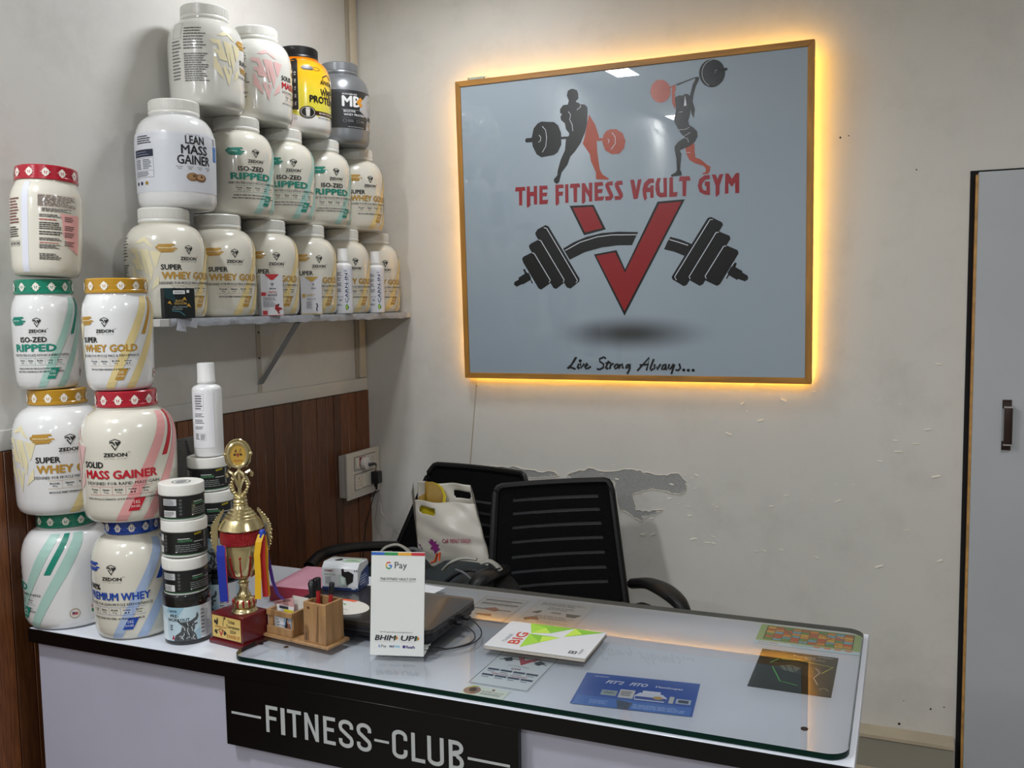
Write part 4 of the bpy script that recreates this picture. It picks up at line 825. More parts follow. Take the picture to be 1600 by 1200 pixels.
notice(1.064, -1.128, 1.204, -.960, 'plain text notice sheet under glass behind the notebook', 0)
t, w, h = sheet('product_leaflet', 'blue product leaflet lying under the glass', 'leaflet', 1.309, -1.470, 1.521, -1.330, '2c57a8', rot=7-1)
t.location.x = 1.418; t.location.y = -1.393
w, h = .203, .143
D = Decal(); D.poly([(-w/2,-h/2),(w/2,-h/2),(w/2,-h/2+.035),(-w/2,-h/2+.04)], '3f72bd', 1); D.poly([(-.03,-h/2+.036),(.0,-h/2+.028),(-.004,-h/2),(-.022,-h/2)], '3a4a5c', 2)
D.text("FIT'2", -.062, -.032, .030, .044, 'e4e8f0', .05, shear=.3); D.text('FITO', -.018, .012, .030, .044, 'e4e8f0', .05, shear=.3); D.text('Menthopas', .030, .078, .030, .040, 'e4e8f0', .03); D.tiny(-.088, -.06, .054, .060, 1, 'b8c6e0')
D.rect(-.062, -.022, -.034, .0, 'a9b5ad', 2); D.text('GREEN', -.058, -.038, -.014, -.006, '4a5a52', .03); D.rect(-.030, -.026, -.003, .010, 'd5d3cc', 2); D.tiny(-.027, -.008, -.018, .004, 3, '555049'); 
D.poly([(.0,-.028),(.052,-.028),(.056,-.010),(.046,.004),(.006,.004),(-.002,-.010)], 'dfe3ea', 3); D.rect(.010, .004, .042, .014, 'e8eaee', 3); D.poly([(.0,-.024),(.054,-.024),(.055,-.012),(.0,-.012)], '334f9a', 4); D.ell(.040, -.012, .009, .007, 'c9a24a', 5, n=12)
D.rect(.060, -.028, .068, .0, 'd0cfc0', 3); D.rect(.072, -.026, .098, -.006, 'b9c4cc', 3); D.rect(.076, -.022, .094, -.010, '3a4450', 4)
D.tiny(-.075, -.035, -.062, -.045, 3, '9ab4e0'); D.tiny(.002, .095, -.064, -.046, 3, '9ab4e0')
D.build('print', fl, t)
t, w, h = sheet('dark_leaflet', 'dark green leaflet of a glowing athlete outline under glass', 'leaflet', 1.597, -1.290, 1.742, -1.094, '24281e')
D = Decal(); NG = '62d06a'; Wt = 'c9cdbf'
D.line([(-.035,.055),(-.048,.03),(-.02,-.055),(.012,-.065)], .0022, NG, 2); D.line([(-.03,.055),(.0,.062)], .0022, NG, 2); D.line([(.0,.060),(.066,.045),(.040,-.01)], .0022, 'c9d44a', 2)
D.poly([(-.06,.02),(-.02,.045),(.0,.05),(.02,.035),(.045,.03),(.05,.0),(.03,-.02),(.01,-.01),(-.02,.0),(-.04,.01)], '33362a', 3); D.poly([(-.03,.02),(-.01,.03),(.01,.02),(.0,-.005),(-.02,.0)], '7a8070', 4); D.line([(-.02,.024),(-.012,-.002)], .002, '23281e', 5); D.line([(-.008,.026),(.0,-.002)], .002, '23281e', 5)
D.line([(.035,.03),(.045,.01),(.036,-.02),(.046,-.05)], .0015, Wt, 5); D.line([(.05,-.07),(.058,-.06),(.066,-.072)], .0012, Wt, 5)
D.text('Powerful', -.01, .03, .078, .084, Wt, .02); D.text('Recovery', .012, .05, .068, .074, Wt, .02); D.text('NUTRITION', .035, .062, .086, .091, Wt, .02)
D.build('print', fl, t)
t, w, h = sheet('board_game_sheet', 'colourful grid game board sheet at the back right of the glass', 'game board', 1.576, -1.066, 1.779, -.948, 'c9dde6', z=.7606)
D = Decal(); D.rect(-w/2, -.040, w/2, h/2, 'a3bd78', 0); D.rect(-.088, -.032, .088, h/2-.006, '4c4a3a', 1)
rgc = random.Random(11); grid = {}; cols = ['e0972c', '6fb2c9', 'd2552c', '5f9a48', 'e8b83a', 'c9602c']; cw = .172/10; ch_ = .080/6
for i in range(10):
    for j in range(6):
        x = -.086+i*cw; yy = -.030+j*ch_; kc = rgc.choice([c for c in (0,1,2,3,4,5) if c not in (grid.get((i-1, j)), grid.get((i, j-1)))]); grid[(i, j)] = kc; D.rect(x+.0006, yy+.0006, x+cw-.0006, yy+ch_-.0006, cols[kc], 2)
for L, c in (([(-.06,-.02),(-.03,.0),(-.045,.03)], '3a7a3a'), ([(.02,.04),(.045,.02),(.03,-.005),(.06,-.02)], '8a3a2a'), ([(-.01,-.025),(.012,.03)], 'a8702a'), ([(.05,.035),(.07,.01)], '3a5a8a')): D.line(L, .003, c, 3)
for k in range(4): D.ell(.020+k*.020, -.042, .008, .006, 'd8906a', 3, n=12)
D.text('PLAY & LEARN', -.094, -.055, -.052, -.046, 'c0503a', .03); D.tiny(-.03, .015, -.050, -.044, 1, '4a9ab0')
D.build('print', fl, t)
# ---- notebook on the glass
GZ = G1z+.0004
t = thing('notebook', 'closed white notebook with green triangle cover on the glass', 'notebook', (1.188, -1.243, GZ), (0, 0, math.radians(1.0)))
w, h = .213, .150
MB().box(-w/2+.001, -h/2+.001, .0006, w/2-.0015, h/2-.001, .0072).build('pages', mat('page_edges', 'b9b3a8', .7, noise=.3, nscale=40, stretch=(1, 1, 60)), t)
MB().box(-w/2, -h/2, .0073, w/2, h/2, .0083).build('front_cover', mat('cover_white', 'cfd0d2', .35), t, bevel=.0003, seg=1)
MB().box(-w/2, -h/2, 0, w/2, h/2, .0006).build('back_cover', mat('cover_back', '4a3f3c', .5), t)
D = Decal(); g1, g2, g3 = '7db82f', '9acb3a', 'b9d94a'
D.poly([(-.062,h/2),(.038,h/2),(-.002,.032),(-.022,.060)], g1, 1); D.poly([(-.062,h/2),(-.04,.02),(-.022,.060)], g2, 1); D.poly([(-.04,.02),(-.002,.032),(-.022,.060)], g3, 2); D.poly([(.038,h/2),(-.040,.02),(.0,.046)], g2, 1)
D.poly([(.038,h/2),(.102,h/2-.004),(.03,.02)], g1, 1); D.poly([(.038,h/2),(.062,.048),(.03,.02)], g3, 2)
D.poly([(-.042,.016),(.026,.014),(-.035,-.062)], g1, 1); D.poly([(-.042,.016),(-.006,-.024),(-.035,-.062)], g2, 2); D.poly([(-.006,-.024),(.026,.014),(-.012,.010)], g3, 2)
D.text('BIG', -.066, -.044, -.048, .018, 'c0452f', .04, rot=1); D.text('THINK', -.080, -.071, -.045, .004, '8a8d96', .02, rot=1, shear=.0)
D.rect(.066, -.060, .082, -.046, '2a2c30', 2); D.rect(.069, -.057, .079, -.049, 'cfd0d2', 3); D.rect(.0715, -.056, .0765, -.050, '2a2c30', 4); D.tiny(.086, .092, -.060, -.030, 5, '6a6d74')
D.build('cover_print', lambda x, y, l: Vector((x, y, .0084+.00004*l)), t)
# ---- laptop
lx0, lx1, ly0, ly1 = .603, .978, -1.352, -1.128
t = thing('laptop', 'closed black laptop lying behind the payment sign', 'laptop', ((lx0+lx1)/2, (ly0+ly1)/2, GZ))
w, h = lx1-lx0, ly1-ly0
lb = mat('laptop_shell', '15151a', .35); ll = mat('laptop_lid', '2a2725', .22, coat=.3)
MB().prism(rrect(-w/2+.006, -h/2+.006, w/2-.006, h/2-.006, .012), .003, .012).build('base_bottom', lb, t)
MB().prism(rrect(-w/2, -h/2, w/2, h/2, .016), .012, .0235).build('base', lb, t, bevel=.001, seg=1)
MB().prism(rrect(-w/2, -h/2, w/2, h/2, .018), .0245, .034).build('lid', ll, t, bevel=.0025, seg=2)
for yy in (-.07, -.045, -.02, .02): MB().box(w/2-.0006, yy, .014, w/2+.0006, yy+.014, .019).build('port', mat('port_dark', '050505', .6), t)
m = MB(); m.box(-w/2+.02, -h/2-.0008, .015, w/2-.05, -h/2-.0002, .0155); m.build('front_seam', mat('seam_grey', '4a4a4e', .4), t)
m = MB()
for x in (-.14, .14):
    for yy in (-.09, .09): m.lathe([(0,0),(.006,0),(.006,.003),(0,.003)], 10, (x, yy, 0))
m.build('rubber_feet', mat('rubber_black', '101010', .6), t)
ck = mat('cord_black', '101012', .5)
for pts, lb_ in (([(.979,-1.235,.785),(.999,-1.238,.785),(1.03,-1.25,.772),(1.045,-1.30,.7734),(1.02,-1.345,.7734),(.99,-1.350,.7734),(.975,-1.352,.7734)], 'thin black cable looping from the laptop side towards the notebook'), ([(.979,-1.20,.785),(1.0,-1.202,.784),(1.033,-1.225,.773),(1.052,-1.275,.7734),(1.043,-1.32,.7734),(1.0,-1.365,.7734),(.965,-1.372,.7734)], 'second black cable plugged nearer the laptop hinge')):
    P = [Vector(p) for p in pts]; Q = []
    for i in range(len(P)-1):
        p0, p1, p2, p3 = P[max(i-1,0)], P[i], P[i+1], P[min(i+2, len(P)-1)]
        for k in range(8):
            u = k/8; Q.append(.5*((2*p1)+(p2-p0)*u+(2*p0-5*p1+4*p2-p3)*u*u+(3*p1-p0-3*p2+p3)*u**3))
    Q.append(P[-1]); m = MB(); m.tube(Q, .0013, 7); o = tag(m.build('laptop_cable', ck), lb_, 'cable')
    m = MB(); m.obox(P[0]+Vector((.008, 0, 0)), (1,0,0), (0,1,0), (0,0,1), .008, .006, .0035); m.build('plug', ck, o, bevel=.001, seg=1)
t = thing('payment_card', 'oval white card with red and yellow rim on the laptop', 'card', (.722, -1.285, GZ+.0345), (0, 0, math.radians(-8)))
MB().prism([(.072*math.cos(2*PI*i/36), .048*math.sin(2*PI*i/36)) for i in range(36)], 0, .0006).build('card', mat('card_cream', 'd6d2c8', .4), t)
D = Decal(); fz = lambda x, y, l: Vector((x, y, .0007+.00004*l))
D.ell(0, 0, .072, .048, 'dd5a34', 1, a0=PI*.45, a1=PI*.85, rin=.78, n=12); D.ell(0, 0, .072, .048, 'e6a62e', 1, a0=PI*.85, a1=PI*1.3, rin=.78, n=12); pass
D.ell(-.005, .010, .010, .010, '3f8a50', 2, a0=.2, a1=5.5, rin=.65, n=16); D.text('Accepted here', -.035, .03, -.014, -.007, '6a6d74', .01); D.build('print', fz, t)
# white sheet of paper beside the carton
t = thing('loose_paper', 'loose white paper at the desk back between carton and sign', 'paper', (.72, -1.045, GZ), (0, 0, math.radians(-6)))
MB().box(-.12, -.06, 0, .10, .07, .0006).build('sheet', mat('paper_white', 'd2d4d8', .5), t)
# ---- light-bulb camera carton on the laptop
t = thing('camera_carton', 'white and navy carton printed with a black camera, on the laptop', 'carton', (.612, -1.192, GZ+.0348), (0, 0, math.radians(8)))
w, dp, h = .090, .060, .061
cw_ = mat('carton_white', 'c9ccce', .35); MB().prism([(0,0),(dp,0),(dp,h-.006),(dp-.004,h),(.012,h+.002),(0,h-.010)], 0, w, 0).build('box', cw_, t, bevel=.0006, seg=1)
MB().prism([(dp-.014,h+.0015),(dp-.003,h+.0012),(dp+.004,h-.004),(dp+.005,h-.012),(dp+.0035,h-.012),(dp+.0026,h-.005),(dp-.004,h-.001),(dp-.014,h+.0005)], .004, w-.002, 0).build('top_flap', mat('carton_flap', '8f8f88', .5), t)
D = Decal(); D.rect(0, 0, w, .007, '1d2f5c', 1); D.text('CONNECT', .006, .030, .043, .048, '8a3a40', .04, shear=.2); D.text('Smart Camera', .006, .034, .035, .039, '7a9a70', .02); D.tiny(.008, .026, .014, .032, 5, '9a9ea0')
D.poly([(.050,.050),(.055,.052),(.057,.044),(.068,.046),(.080,.040),(.078,.022),(.062,.012),(.060,.026),(.050,.036)], '17181a', 2); D.poly([(.044,.038),(.060,.030),(.060,.014),(.052,.010),(.044,.018)], '9fb5ac', 3); D.poly([(.047,.034),(.057,.029),(.057,.017),(.051,.014),(.047,.019)], 'c3d0ca', 4)
D.ell(.083, .048, .0015, .002, '222222', 3, n=8); D.ell(.088, .048, .0015, .002, '222222', 3, n=8); D.rect(.074, .004, .084, .010, 'b9bcbe', 3); D.text('WI-FI CAMERA', .040, .066, .0085, .0115, '33363c', .02)
D.build('print', plane_map((0,0,0), (1,0,0), (0,0,1), .0006), t)
D = Decal(); D.poly([(0,0),(dp,0),(dp,.05),(.02,.04),(0,.012)], '22376a', 1); D.tiny(.01, .05, .01, .034, 4, '9aa8c8'); D.build('side_print', plane_map((w,0,0), (0,1,0), (0,0,1), .0006), t)
D = Decal(); D.poly([(.02,.016),(.034,.030),(.040,.020),(.03,.012)], '17181a', 2); D.poly([(.045,.004),(.085,.008),(.085,.03),(.05,.03)], 'a9c4a6', 1); D.text('CAMERA', .05, .08, .014, .022, '5a7a5c', .03); D.build('top_print', plane_map((0,.010,h+.0022), (1,0,0), (0,1,0), .0003), t)
# ---- pink file
t = thing('pink_file', 'pink box file lying on the desk behind the card holder', 'file', (.458, -1.188, .7604), (0, 0, math.radians(5)))
pk = mat('file_pink', 'c08a9a', .45, noise=.06, nscale=20); fr_ = mat('file_red', '8a2234', .45)
MB().box(.002, .003, .0032, .134, .170, .034).build('pages', mat('file_pages', '7a2436', .5), t, bevel=.001)
MB().box(0, 0, .0342, .137, .173, .0366).build('front_cover', pk, t, bevel=.0008, seg=1); MB().box(0, 0, .0, .137, .173, .003).build('back_cover', fr_, t, bevel=.0008, seg=1)
MB().box(0, -.0015, .0, .137, -.0001, .0358).build('spine', fr_, t)
# ================================================================== TROPHY
TR_ = thing('trophy', 'golden cup trophy with ribbons on a maroon wooden base', 'trophy', (.5675, -1.430, ZD), (0, 0, math.radians(-8)))
GOLD = mat('gold_plastic', 'cfc091', .2, metal=.85, noise=.12, nscale=30); RDM = mat('red_metal', 'a3121a', .22, metal=.5, coat=.4)
MAR = mat('maroon_wood', '5e1219', .3, coat=.3, noise=.1, nscale=8)
MB().box(-.050, -.040, 0, .052, .040, .010).build('base_foot', MAR, TR_, bevel=.0015)
MB().box(-.0455, -.0355, .0102, .0475, .0355, .0655).build('base_block', MAR, TR_, bevel=.0015)
D = Decal(); D.rect(-.047, .014, .044, .061, 'b99a4e', 0); D.rect(-.0465, .0145, .0435, .0605, 'd0b468', 1)
D.poly([(-.026,.030),(-.022,.030),(-.019,.024),(-.014,.033),(-.010,.033),(-.019,.016)], 'b03a30', 2); D.poly([(-.041,.026),(-.035,.032),(-.030,.024),(-.034,.020)], '2a2420', 2); D.poly([(-.001,.026),(-.007,.032),(-.012,.024),(-.008,.020)], '2a2420', 2)
D.line([(-.036,.026),(-.021,.034),(-.005,.026)], .0016, '2a2420', 3); D.text('THE FITNESS VAULT GYM', -.038, -.002, .036, .039, 'a03028', .03); D.poly([(-.035,.041),(-.032,.052),(-.029,.057),(-.027,.050),(-.029,.041)], '2a2420', 2); D.ell(-.037, .047, .004, .004, '2a2420', 2, n=10); D.line([(-.012,.041),(-.011,.050),(-.008,.056),(-.012,.059)], .0016, '2a2420', 2); D.ell(-.006, .058, .0025, .003, '2a2420', 2, n=8)
D.text('Cricket', .004, .026, .049, .0565, '2a2018', .03); D.text('Tournament', -.001, .040, .039, .0455, '2a2018', .03); D.text('2024', .010, .028, .029, .0355, '2a2018', .03); D.text('RUNNER UP', -.001, .040, .0175, .025, 'b5702a', .04)
D.build('plaque', plane_map((.001,-.0357,0), (.93,0,0), (0,0,1), .0003), TR_)
fx, fy = .014, .002; Zb = .0658
def lt(prof): return [(r, z+Zb) for r, z in prof]
m = MB(); m.lathe(lt([(0,0),(.0255,0),(.026,.002),(.024,.004),(.0235,.007),(.0225,.008),(.021,.0095),(0,.0095)]), 48, (fx, fy, 0)); m.build('foot_ring', GOLD, TR_)
m = MB(); m.lathe(lt([(0,.0096),(.019,.0096),(.0225,.013),(.023,.017),(.021,.021),(.014,.025),(0,.025)]), 48, (fx, fy, 0)); m.build('red_bulb', GOLD, TR_)
m = MB()
for k in range(12):
    a = 2*PI*k/12; m.ball((fx+.0215*math.cos(a), fy+.0215*math.sin(a), Zb+.0170), .0045, 6, 8, .6, .6, 1.3)
m.build('red_flutes', RDM, TR_)
m = MB(); m.lathe(lt([(0,.0251),(.0125,.0251),(.014,.028),(.0105,.033),(.0085,.040),(.0095,.048),(.0115,.051),(.009,.053),(.008,.056),(.012,.058),(0,.058)]), 40, (fx, fy, 0)); m.build('stem', GOLD, TR_)
m = MB(); m.lathe(lt([(0,.0581),(.010,.0581),(.018,.062),(.026,.072),(.031,.088),(.034,.105),(.036,.120),(.037,.135),(.0365,.139),(0,.139)]), 56, (fx, fy, 0)); m.build('cup_bowl', GOLD, TR_)
m = MB()
for k in range(11):
    a = 2*PI*k/11+.1; P = []
    for r, z in ((.0165,.062),(.026,.070),(.0315,.086),(.0335,.100),(.0347,.112)): P.append((fx+(r+.0008)*math.cos(a), fy+(r+.0008)*math.sin(a), Zb+z))
    m.tube(P, [.0012,.0016,.0017,.0014,.001], 6); m.ball((P[-1][0], P[-1][1], P[-1][2]+.002), .0027, 6, 8)
m.build('red_prongs', RDM, TR_)
m = MB(); m.lathe(lt([(0,.1391),(.0375,.1391),(.0415,.1415),(.0425,.149),(.0415,.158),(.038,.160),(0,.160)]), 56, (fx, fy, 0)); m.build('red_band', mat('red_glitter', 'a30f18', .25, metal=.5, bump=.8, bscale=420, coat=.3), TR_)
m = MB(); m.lathe(lt([(0,.1601),(.0425,.1601),(.0445,.163),(.043,.166),(.0385,.177),(.034,.184),(.0325,.186),(.031,.187),(.030,.192),(.0265,.194),(.0255,.199),(.0215,.201),(.0205,.206),(.016,.208),(.014,.214),(0,.214)]), 56, (fx, fy, 0)); m.build('cup_lid', GOLD, TR_)
m = MB(); m.lathe(lt([(0,.2141),(.0135,.2141),(.0145,.217),(.012,.220),(.0145,.223),(.013,.226),(.011,.228),(.013,.231),(.012,.235),(0,.235)]), 32, (fx, fy, 0)); m.build('finial_neck', GOLD, TR_)
# figure: two curling leaves crossing, and the round medallion on top
m = MB(); zc = Zb+.235
for s in (-1, 1):
    m.tube([(fx+s*.003, fy, zc-.001),(fx+s*.013, fy, zc+.008),(fx+s*.0165, fy, zc+.022),(fx+s*.013, fy, zc+.034),(fx+s*.004, fy-.001, zc+.046),(fx-s*.002, fy-.001, zc+.050)], [.004,.0055,.006,.005,.004,.003], 8, ry=[.003,.0045,.005,.004,.0035,.003])
    m.tube([(fx, fy, zc+.014),(fx+s*.006, fy-.003, zc+.030),(fx+s*.014, fy-.003, zc+.046),(fx+s*.020, fy-.002, zc+.050),(fx+s*.0245, fy-.001, zc+.044),(fx+s*.023, fy, zc+.038)], [.003,.004,.0055,.0055,.0045,.003], 8, ry=.0035)
    for k in range(6): m.ball((fx+s*(.010+.006*math.sin(k*.6)), fy-.005, zc+.006+k*.0055), .0028, 5, 8, 1.2, .8, 1)
m.tube([(fx,fy,zc),(fx,fy,zc+.056)], [.004,.003], 8); m.ball((fx, fy, zc+.050), .0035)
m.build('leaf_finial', GOLD, TR_)
mc = Vector((fx-.001, fy, Zb+.317)); ring = [(mc.x+.0185*math.cos(2*PI*i/40), mc.y, mc.z+.024*math.sin(2*PI*i/40)) for i in range(41)]
m = MB(); m.tube(ring, .0042, 8, side=(0,1,0), caps=False); m.tube([(mc.x+.0238*math.cos(a), mc.y, mc.z+.030*math.sin(a)) for a in [PI*(-.02)+1.04*PI*i/24 for i in range(25)]], .0022, 6, side=(0,1,0))
for s in (-1, 1): m.ball((mc.x+s*.0245, mc.y, mc.z+.001), .004); m.tube([(mc.x+s*.024, mc.y, mc.z),(mc.x+s*.0225, mc.y, mc.z-.014),(mc.x+s*.015, mc.y, mc.z-.026)], .0022, 6)
m.build('medallion_ring', GOLD, TR_)
m = MB(); m.prism([(mc.x+.0165*math.cos(2*PI*i/36), mc.z+.0215*math.sin(2*PI*i/36)) for i in range(36)], mc.y-.0012, mc.y+.0012, 1); md = m.build('medallion_disc', mat('plaque_gold', 'c9a24a', .3, metal=.3), TR_)
D = Decal(); D.poly([(-.003,.001),(0,-.006),(.003,.001)], 'a03028', 2); D.ell(-.006, .000, .0025, .002, '2a2420', 2, n=8); D.ell(.006, .000, .0025, .002, '2a2420', 2, n=8); D.line([(-.006,.001),(.006,.001)], .0008, '2a2420', 2); D.text('THE FITNESS', -.007, .007, .003, .0045, 'a03028', .02); D.poly([(-.006,.006),(-.003,.012),(-.002,.006)], '2a2420', 2); D.line([(.004,.006),(.006,.012)], .001, '2a2420', 2); D.text('RUNNER UP', -.008, .008, -.013, -.0105, 'b04a20', .03)
D.build('medallion_print', plane_map((mc.x, mc.y-.0013, mc.z), (1,0,0), (0,0,1), .0002), TR_)
for s in (-1, 1):      # serrated wing handles
    m = MB(); L = []; R = []; n = 18
    for i in range(n+1):
        u = i/n; z = Zb+.106+.100*u; x = .037+.016*math.sin(PI*min(1, u*1.05))**.8-.004*u; wd = .0012+.0046*math.sin(PI*u)**.8
        L.append((fx+s*(x-wd), z)); R.append((fx+s*(x+wd+(.0012 if i % 2 else 0)), z))
    m.prism(L+R[::-1], fy-.0035, fy+.0035, 1)
    for i in range(1, n, 1): m.ball((R[i][0], fy-.003, R[i][1]), .0021, 5, 7)
    m.build('wing_handle', GOLD, TR_)
def ribbon(path, wd, col, nm='ribbon', tw=None):
    m = MB(); n = len(path)
    for i, p in enumerate(path):
        p = Vector(p); d = Vector(tw[i] if tw else (1, -.25, 0)).normalized()*wd/2
        k = .0006; m.v += [tuple(p-d), tuple(p+d), tuple(p+d+Vector((0, k, 0))), tuple(p-d+Vector((0, k, 0)))]
        if i:
            for a, b in ((0,1),(1,2),(2,3),(3,0)): m.f.append(((i-1)*4+a, (i-1)*4+b, i*4+b, i*4+a)); m.mi.append(0); m.sm.append(False)
    m.build(nm, mat('satin_'+col, col, .35), TR_)
xr = fx+.036
ribbon([(xr+.004, -.030, Zb+.155),(xr-.001, -.034, Zb+.145),(xr-.005, -.036, Zb+.12),(xr-.004, -.037, Zb+.08),(xr-.006, -.037, Zb+.028)], .0125, 'd9a91c')
ribbon([(xr+.006, -.027, Zb+.154),(xr+.006, -.031, Zb+.14),(xr+.005, -.033, Zb+.10),(xr+.007, -.033, Zb+.06),(xr+.008, -.033, Zb+.030)], .011, 'a8201e')
ribbon([(xr+.010, -.024, Zb+.153),(xr+.013, -.028, Zb+.13),(xr+.012, -.029, Zb+.08),(xr+.014, -.029, Zb+.031)], .007, 'd0951c')
ribbon([(xr+.010, -.020, Zb+.150),(xr+.016, -.022, Zb+.10),(xr+.022, -.020, Zb+.055),(xr+.030, -.018, Zb+.030),(xr+.041, -.018, Zb+.020)], .007, '4a2f86')
ribbon([(fx-.037, -.026, Zb+.142),(fx-.038, -.029, Zb+.12),(fx-.037, -.030, Zb+.08),(fx-.035, -.030, Zb+.026)], .0165, '1c2f96')
ribbon([(fx-.030, -.028, Zb+.142),(fx-.029, -.031, Zb+.09),(fx-.028, -.031, Zb+.024)], .004, 'b03048')
m = MB(); m.ball((xr+.006, -.027, Zb+.156), .006, 6, 8, 1.1, .7, 1); m.tube([(xr+.002, -.030, Zb+.150),(xr+.010, -.028, Zb+.162)], .003, 6); m.build('ribbon_knot', mat('satin_1c3fa6', '1c3fa6', .35), TR_)

KN = [(-1,-1),(0,0),(.0095,.009),(.025,.032),(.058,.070),(.139,.145),(.160,.177),(.214,.2255),(.235,.246),(.317,.332),(.347,.363),(1,1)]
def remap(z):
    for (a0, b0), (a1, b1) in zip(KN[:-1], KN[1:]):
        if a0 <= z <= a1: return b0+(b1-b0)*(z-a0)/(a1-a0)
    return z
for ch_o in TR_.children:
    if ch_o.name.split('.')[0] not in ('base_foot', 'base_block', 'plaque'):
        for v in ch_o.data.vertices: v.co.z = Zb+remap(v.co.z-Zb)
        ch_o.data.transform(Matrix.Translation((fx, fy, 0)) @ Matrix.Rotation(math.radians(42), 4, 'Z') @ Matrix.Diagonal((1.05, 1.05, 1, 1)) @ Matrix.Translation((-fx, -fy, 0)))
# ================================================================== PEN AND CARD HOLDER
ow = mat('mango_wood', 'a07a50', .45, noise=.28, nscale=7, stretch=(9, 9, 1.5), bump=.1, bscale=20)
PHo = thing('pen_holder', 'wooden desk organiser with pen box and card rack', 'organiser', (.709, -1.394, GZ), (0, 0, math.radians(-7.5)))
MB().box(-.090, -.035, 0, .090, .033, .0065).build('tray', ow, PHo, bevel=.0012, seg=1)
x0, x1, y0, y1 = .022, .081, -.029, .026; H_ = .090
MB().box(x0, y0, .0067, x1, y0+.006, H_).build('box_side', ow, PHo, bevel=.0008, seg=1); MB().box(x0, y1-.006, .0067, x1, y1, H_).build('box_side', ow, PHo, bevel=.0008, seg=1)
MB().box(x0, y0+.0061, .0067, x0+.006, y1-.0061, H_-.0003).build('box_side', ow, PHo); MB().box(x1-.006, y0+.0061, .0067, x1, y1-.0061, H_-.0003).build('box_side', ow, PHo)
kn = MB(); kn.prism([(.036+.0035*math.cos(2*PI*i/14), .079+.003*math.sin(2*PI*i/14)) for i in range(14)], y0-.0004, y0-.0001, 1); kn.build('wood_knot', mat('knot_brown', '5a3418', .6), PHo)
gr = mat('wood_figure', '6b4a2a', .5, noise=.5, nscale=12, stretch=(10, 10, 1))
D = Decal(); 
D.poly([(.022,.010),(.024,.036),(.027,.045),(.031,.038),(.033,.044),(.036,.030),(.035,.010)], '7d5a36', 1); D.poly([(.052,.010),(.055,.04),(.058,.06),(.061,.088),(.063,.05),(.061,.010)], '87633c', 1); D.poly([(.026,.010),(.028,.030),(.031,.026),(.031,.010)], '5e4226', 2); D.line([(.057,.010),(.060,.04),(.0625,.085)], .0012, '4f371f', 2)
D.build('grain_mark', plane_map((0,y0,0), (1,0,0), (0,0,1), .0001), PHo)
cx0, cx1, cy0, cy1 = -.084, -.012, -.028, .022
for z0, z1_ in ((.0067, .0225), (.046, .0575)): MB().box(cx0, cy0, z0, cx1, cy0+.005, z1_).build('rail', ow, PHo, bevel=.0006, seg=1)
MB().box(cx0, cy0+.0051, .0067, cx0+.006, cy1, .0575).build('end_panel', ow, PHo); MB().box(cx1-.006, cy0+.0051, .0067, cx1, cy1, .0575).build('end_panel', ow, PHo)
MB().box(cx0, cy1+.0001, .0067, cx1, cy1+.005, .0575).build('back_panel', ow, PHo)
MB().box(cx0+.006, cy0+.0051, .0226, cx0+.0135, cy0+.010, .046).build('inner_post', ow, PHo)
def card(label, x, y, z, w_, h_, rz_, rx_, col, pr=None, name='visiting_card'):
    M = Matrix.Translation(PHo.location) @ Matrix.Rotation(PHo.rotation_euler.z, 4, 'Z'); p = M @ Vector((x, y, z))
    t = thing(name, label, 'card', tuple(p), (math.radians(rx_), 0, PHo.rotation_euler.z+math.radians(rz_)))
    MB().box(-w_/2, 0, 0, w_/2, .0008, h_).build('paper', mat('paper_'+col, col, .45), t)
    if pr:
        D = Decal(); pr(D); D.build('print', plane_map((0,0,0), (1,0,0), (0,0,1), .0002), t)
    return t
def pr1(D):
    D.rect(-.022, .014, .004, .040, 'dcdfe4', 1)
    for k, s in enumerate(('Yoga Training', 'Cardio', 'CrossFit', 'Strength Training')): D.text(s, -.020, -.020+.0016*len(s), .033-k*.006, .037-k*.006, '33363c', .02, layer=3)
    D.poly([(.006,.013),(.026,.013),(.026,.040),(.006,.040)], '8fb3cf', 1); D.poly([(.007,.013),(.010,.026),(.014,.038),(.017,.030),(.016,.022),(.022,.013)], '2b2226', 2); D.ell(.0165, .027, .003, .005, 'b98a78', 3, n=10); D.poly([(.014,.013),(.016,.022),(.022,.024),(.025,.013)], '8a5a4a', 3); D.ell(.022, .026, .0035, .0025, 'd8d4d0', 4, n=10)
card('photo visiting card showing through the organiser front slot', -.049, cy0+.0102, .0075, .056, .042, 0, 0, 'cdd2d6', pr1)
card('plain white card standing tall in the card rack', -.030, .006, .0075, .046, .072, 0, -10, 'cfccc4')
card('white card with dark strip standing in the card rack', -.055, -.006, .0075, .050, .054, 0, -4, 'dcdcdc', lambda D: D.rect(-.016, .047, .010, .0525, '3a3f52', 1))
card('pink printed card slanting up out of the card rack', -.050, -.001, .018, .056, .056, 0, -5, 'c99a9a', lambda D: D.text('Happy Birthday', -.022, .022, .049, .055, '8a4a50', .02)).rotation_euler.y = math.radians(-16)
card('yellow card lying low at the right of the card rack', -.030, -.016, .0075, .026, .053, 0, 2, 'cfc032')
card('small white triangular card tip behind pink card in rack', -.055, .017, .0075, .02, .066, 0, -8, 'd4cfc8').rotation_euler.y = math.radians(20)
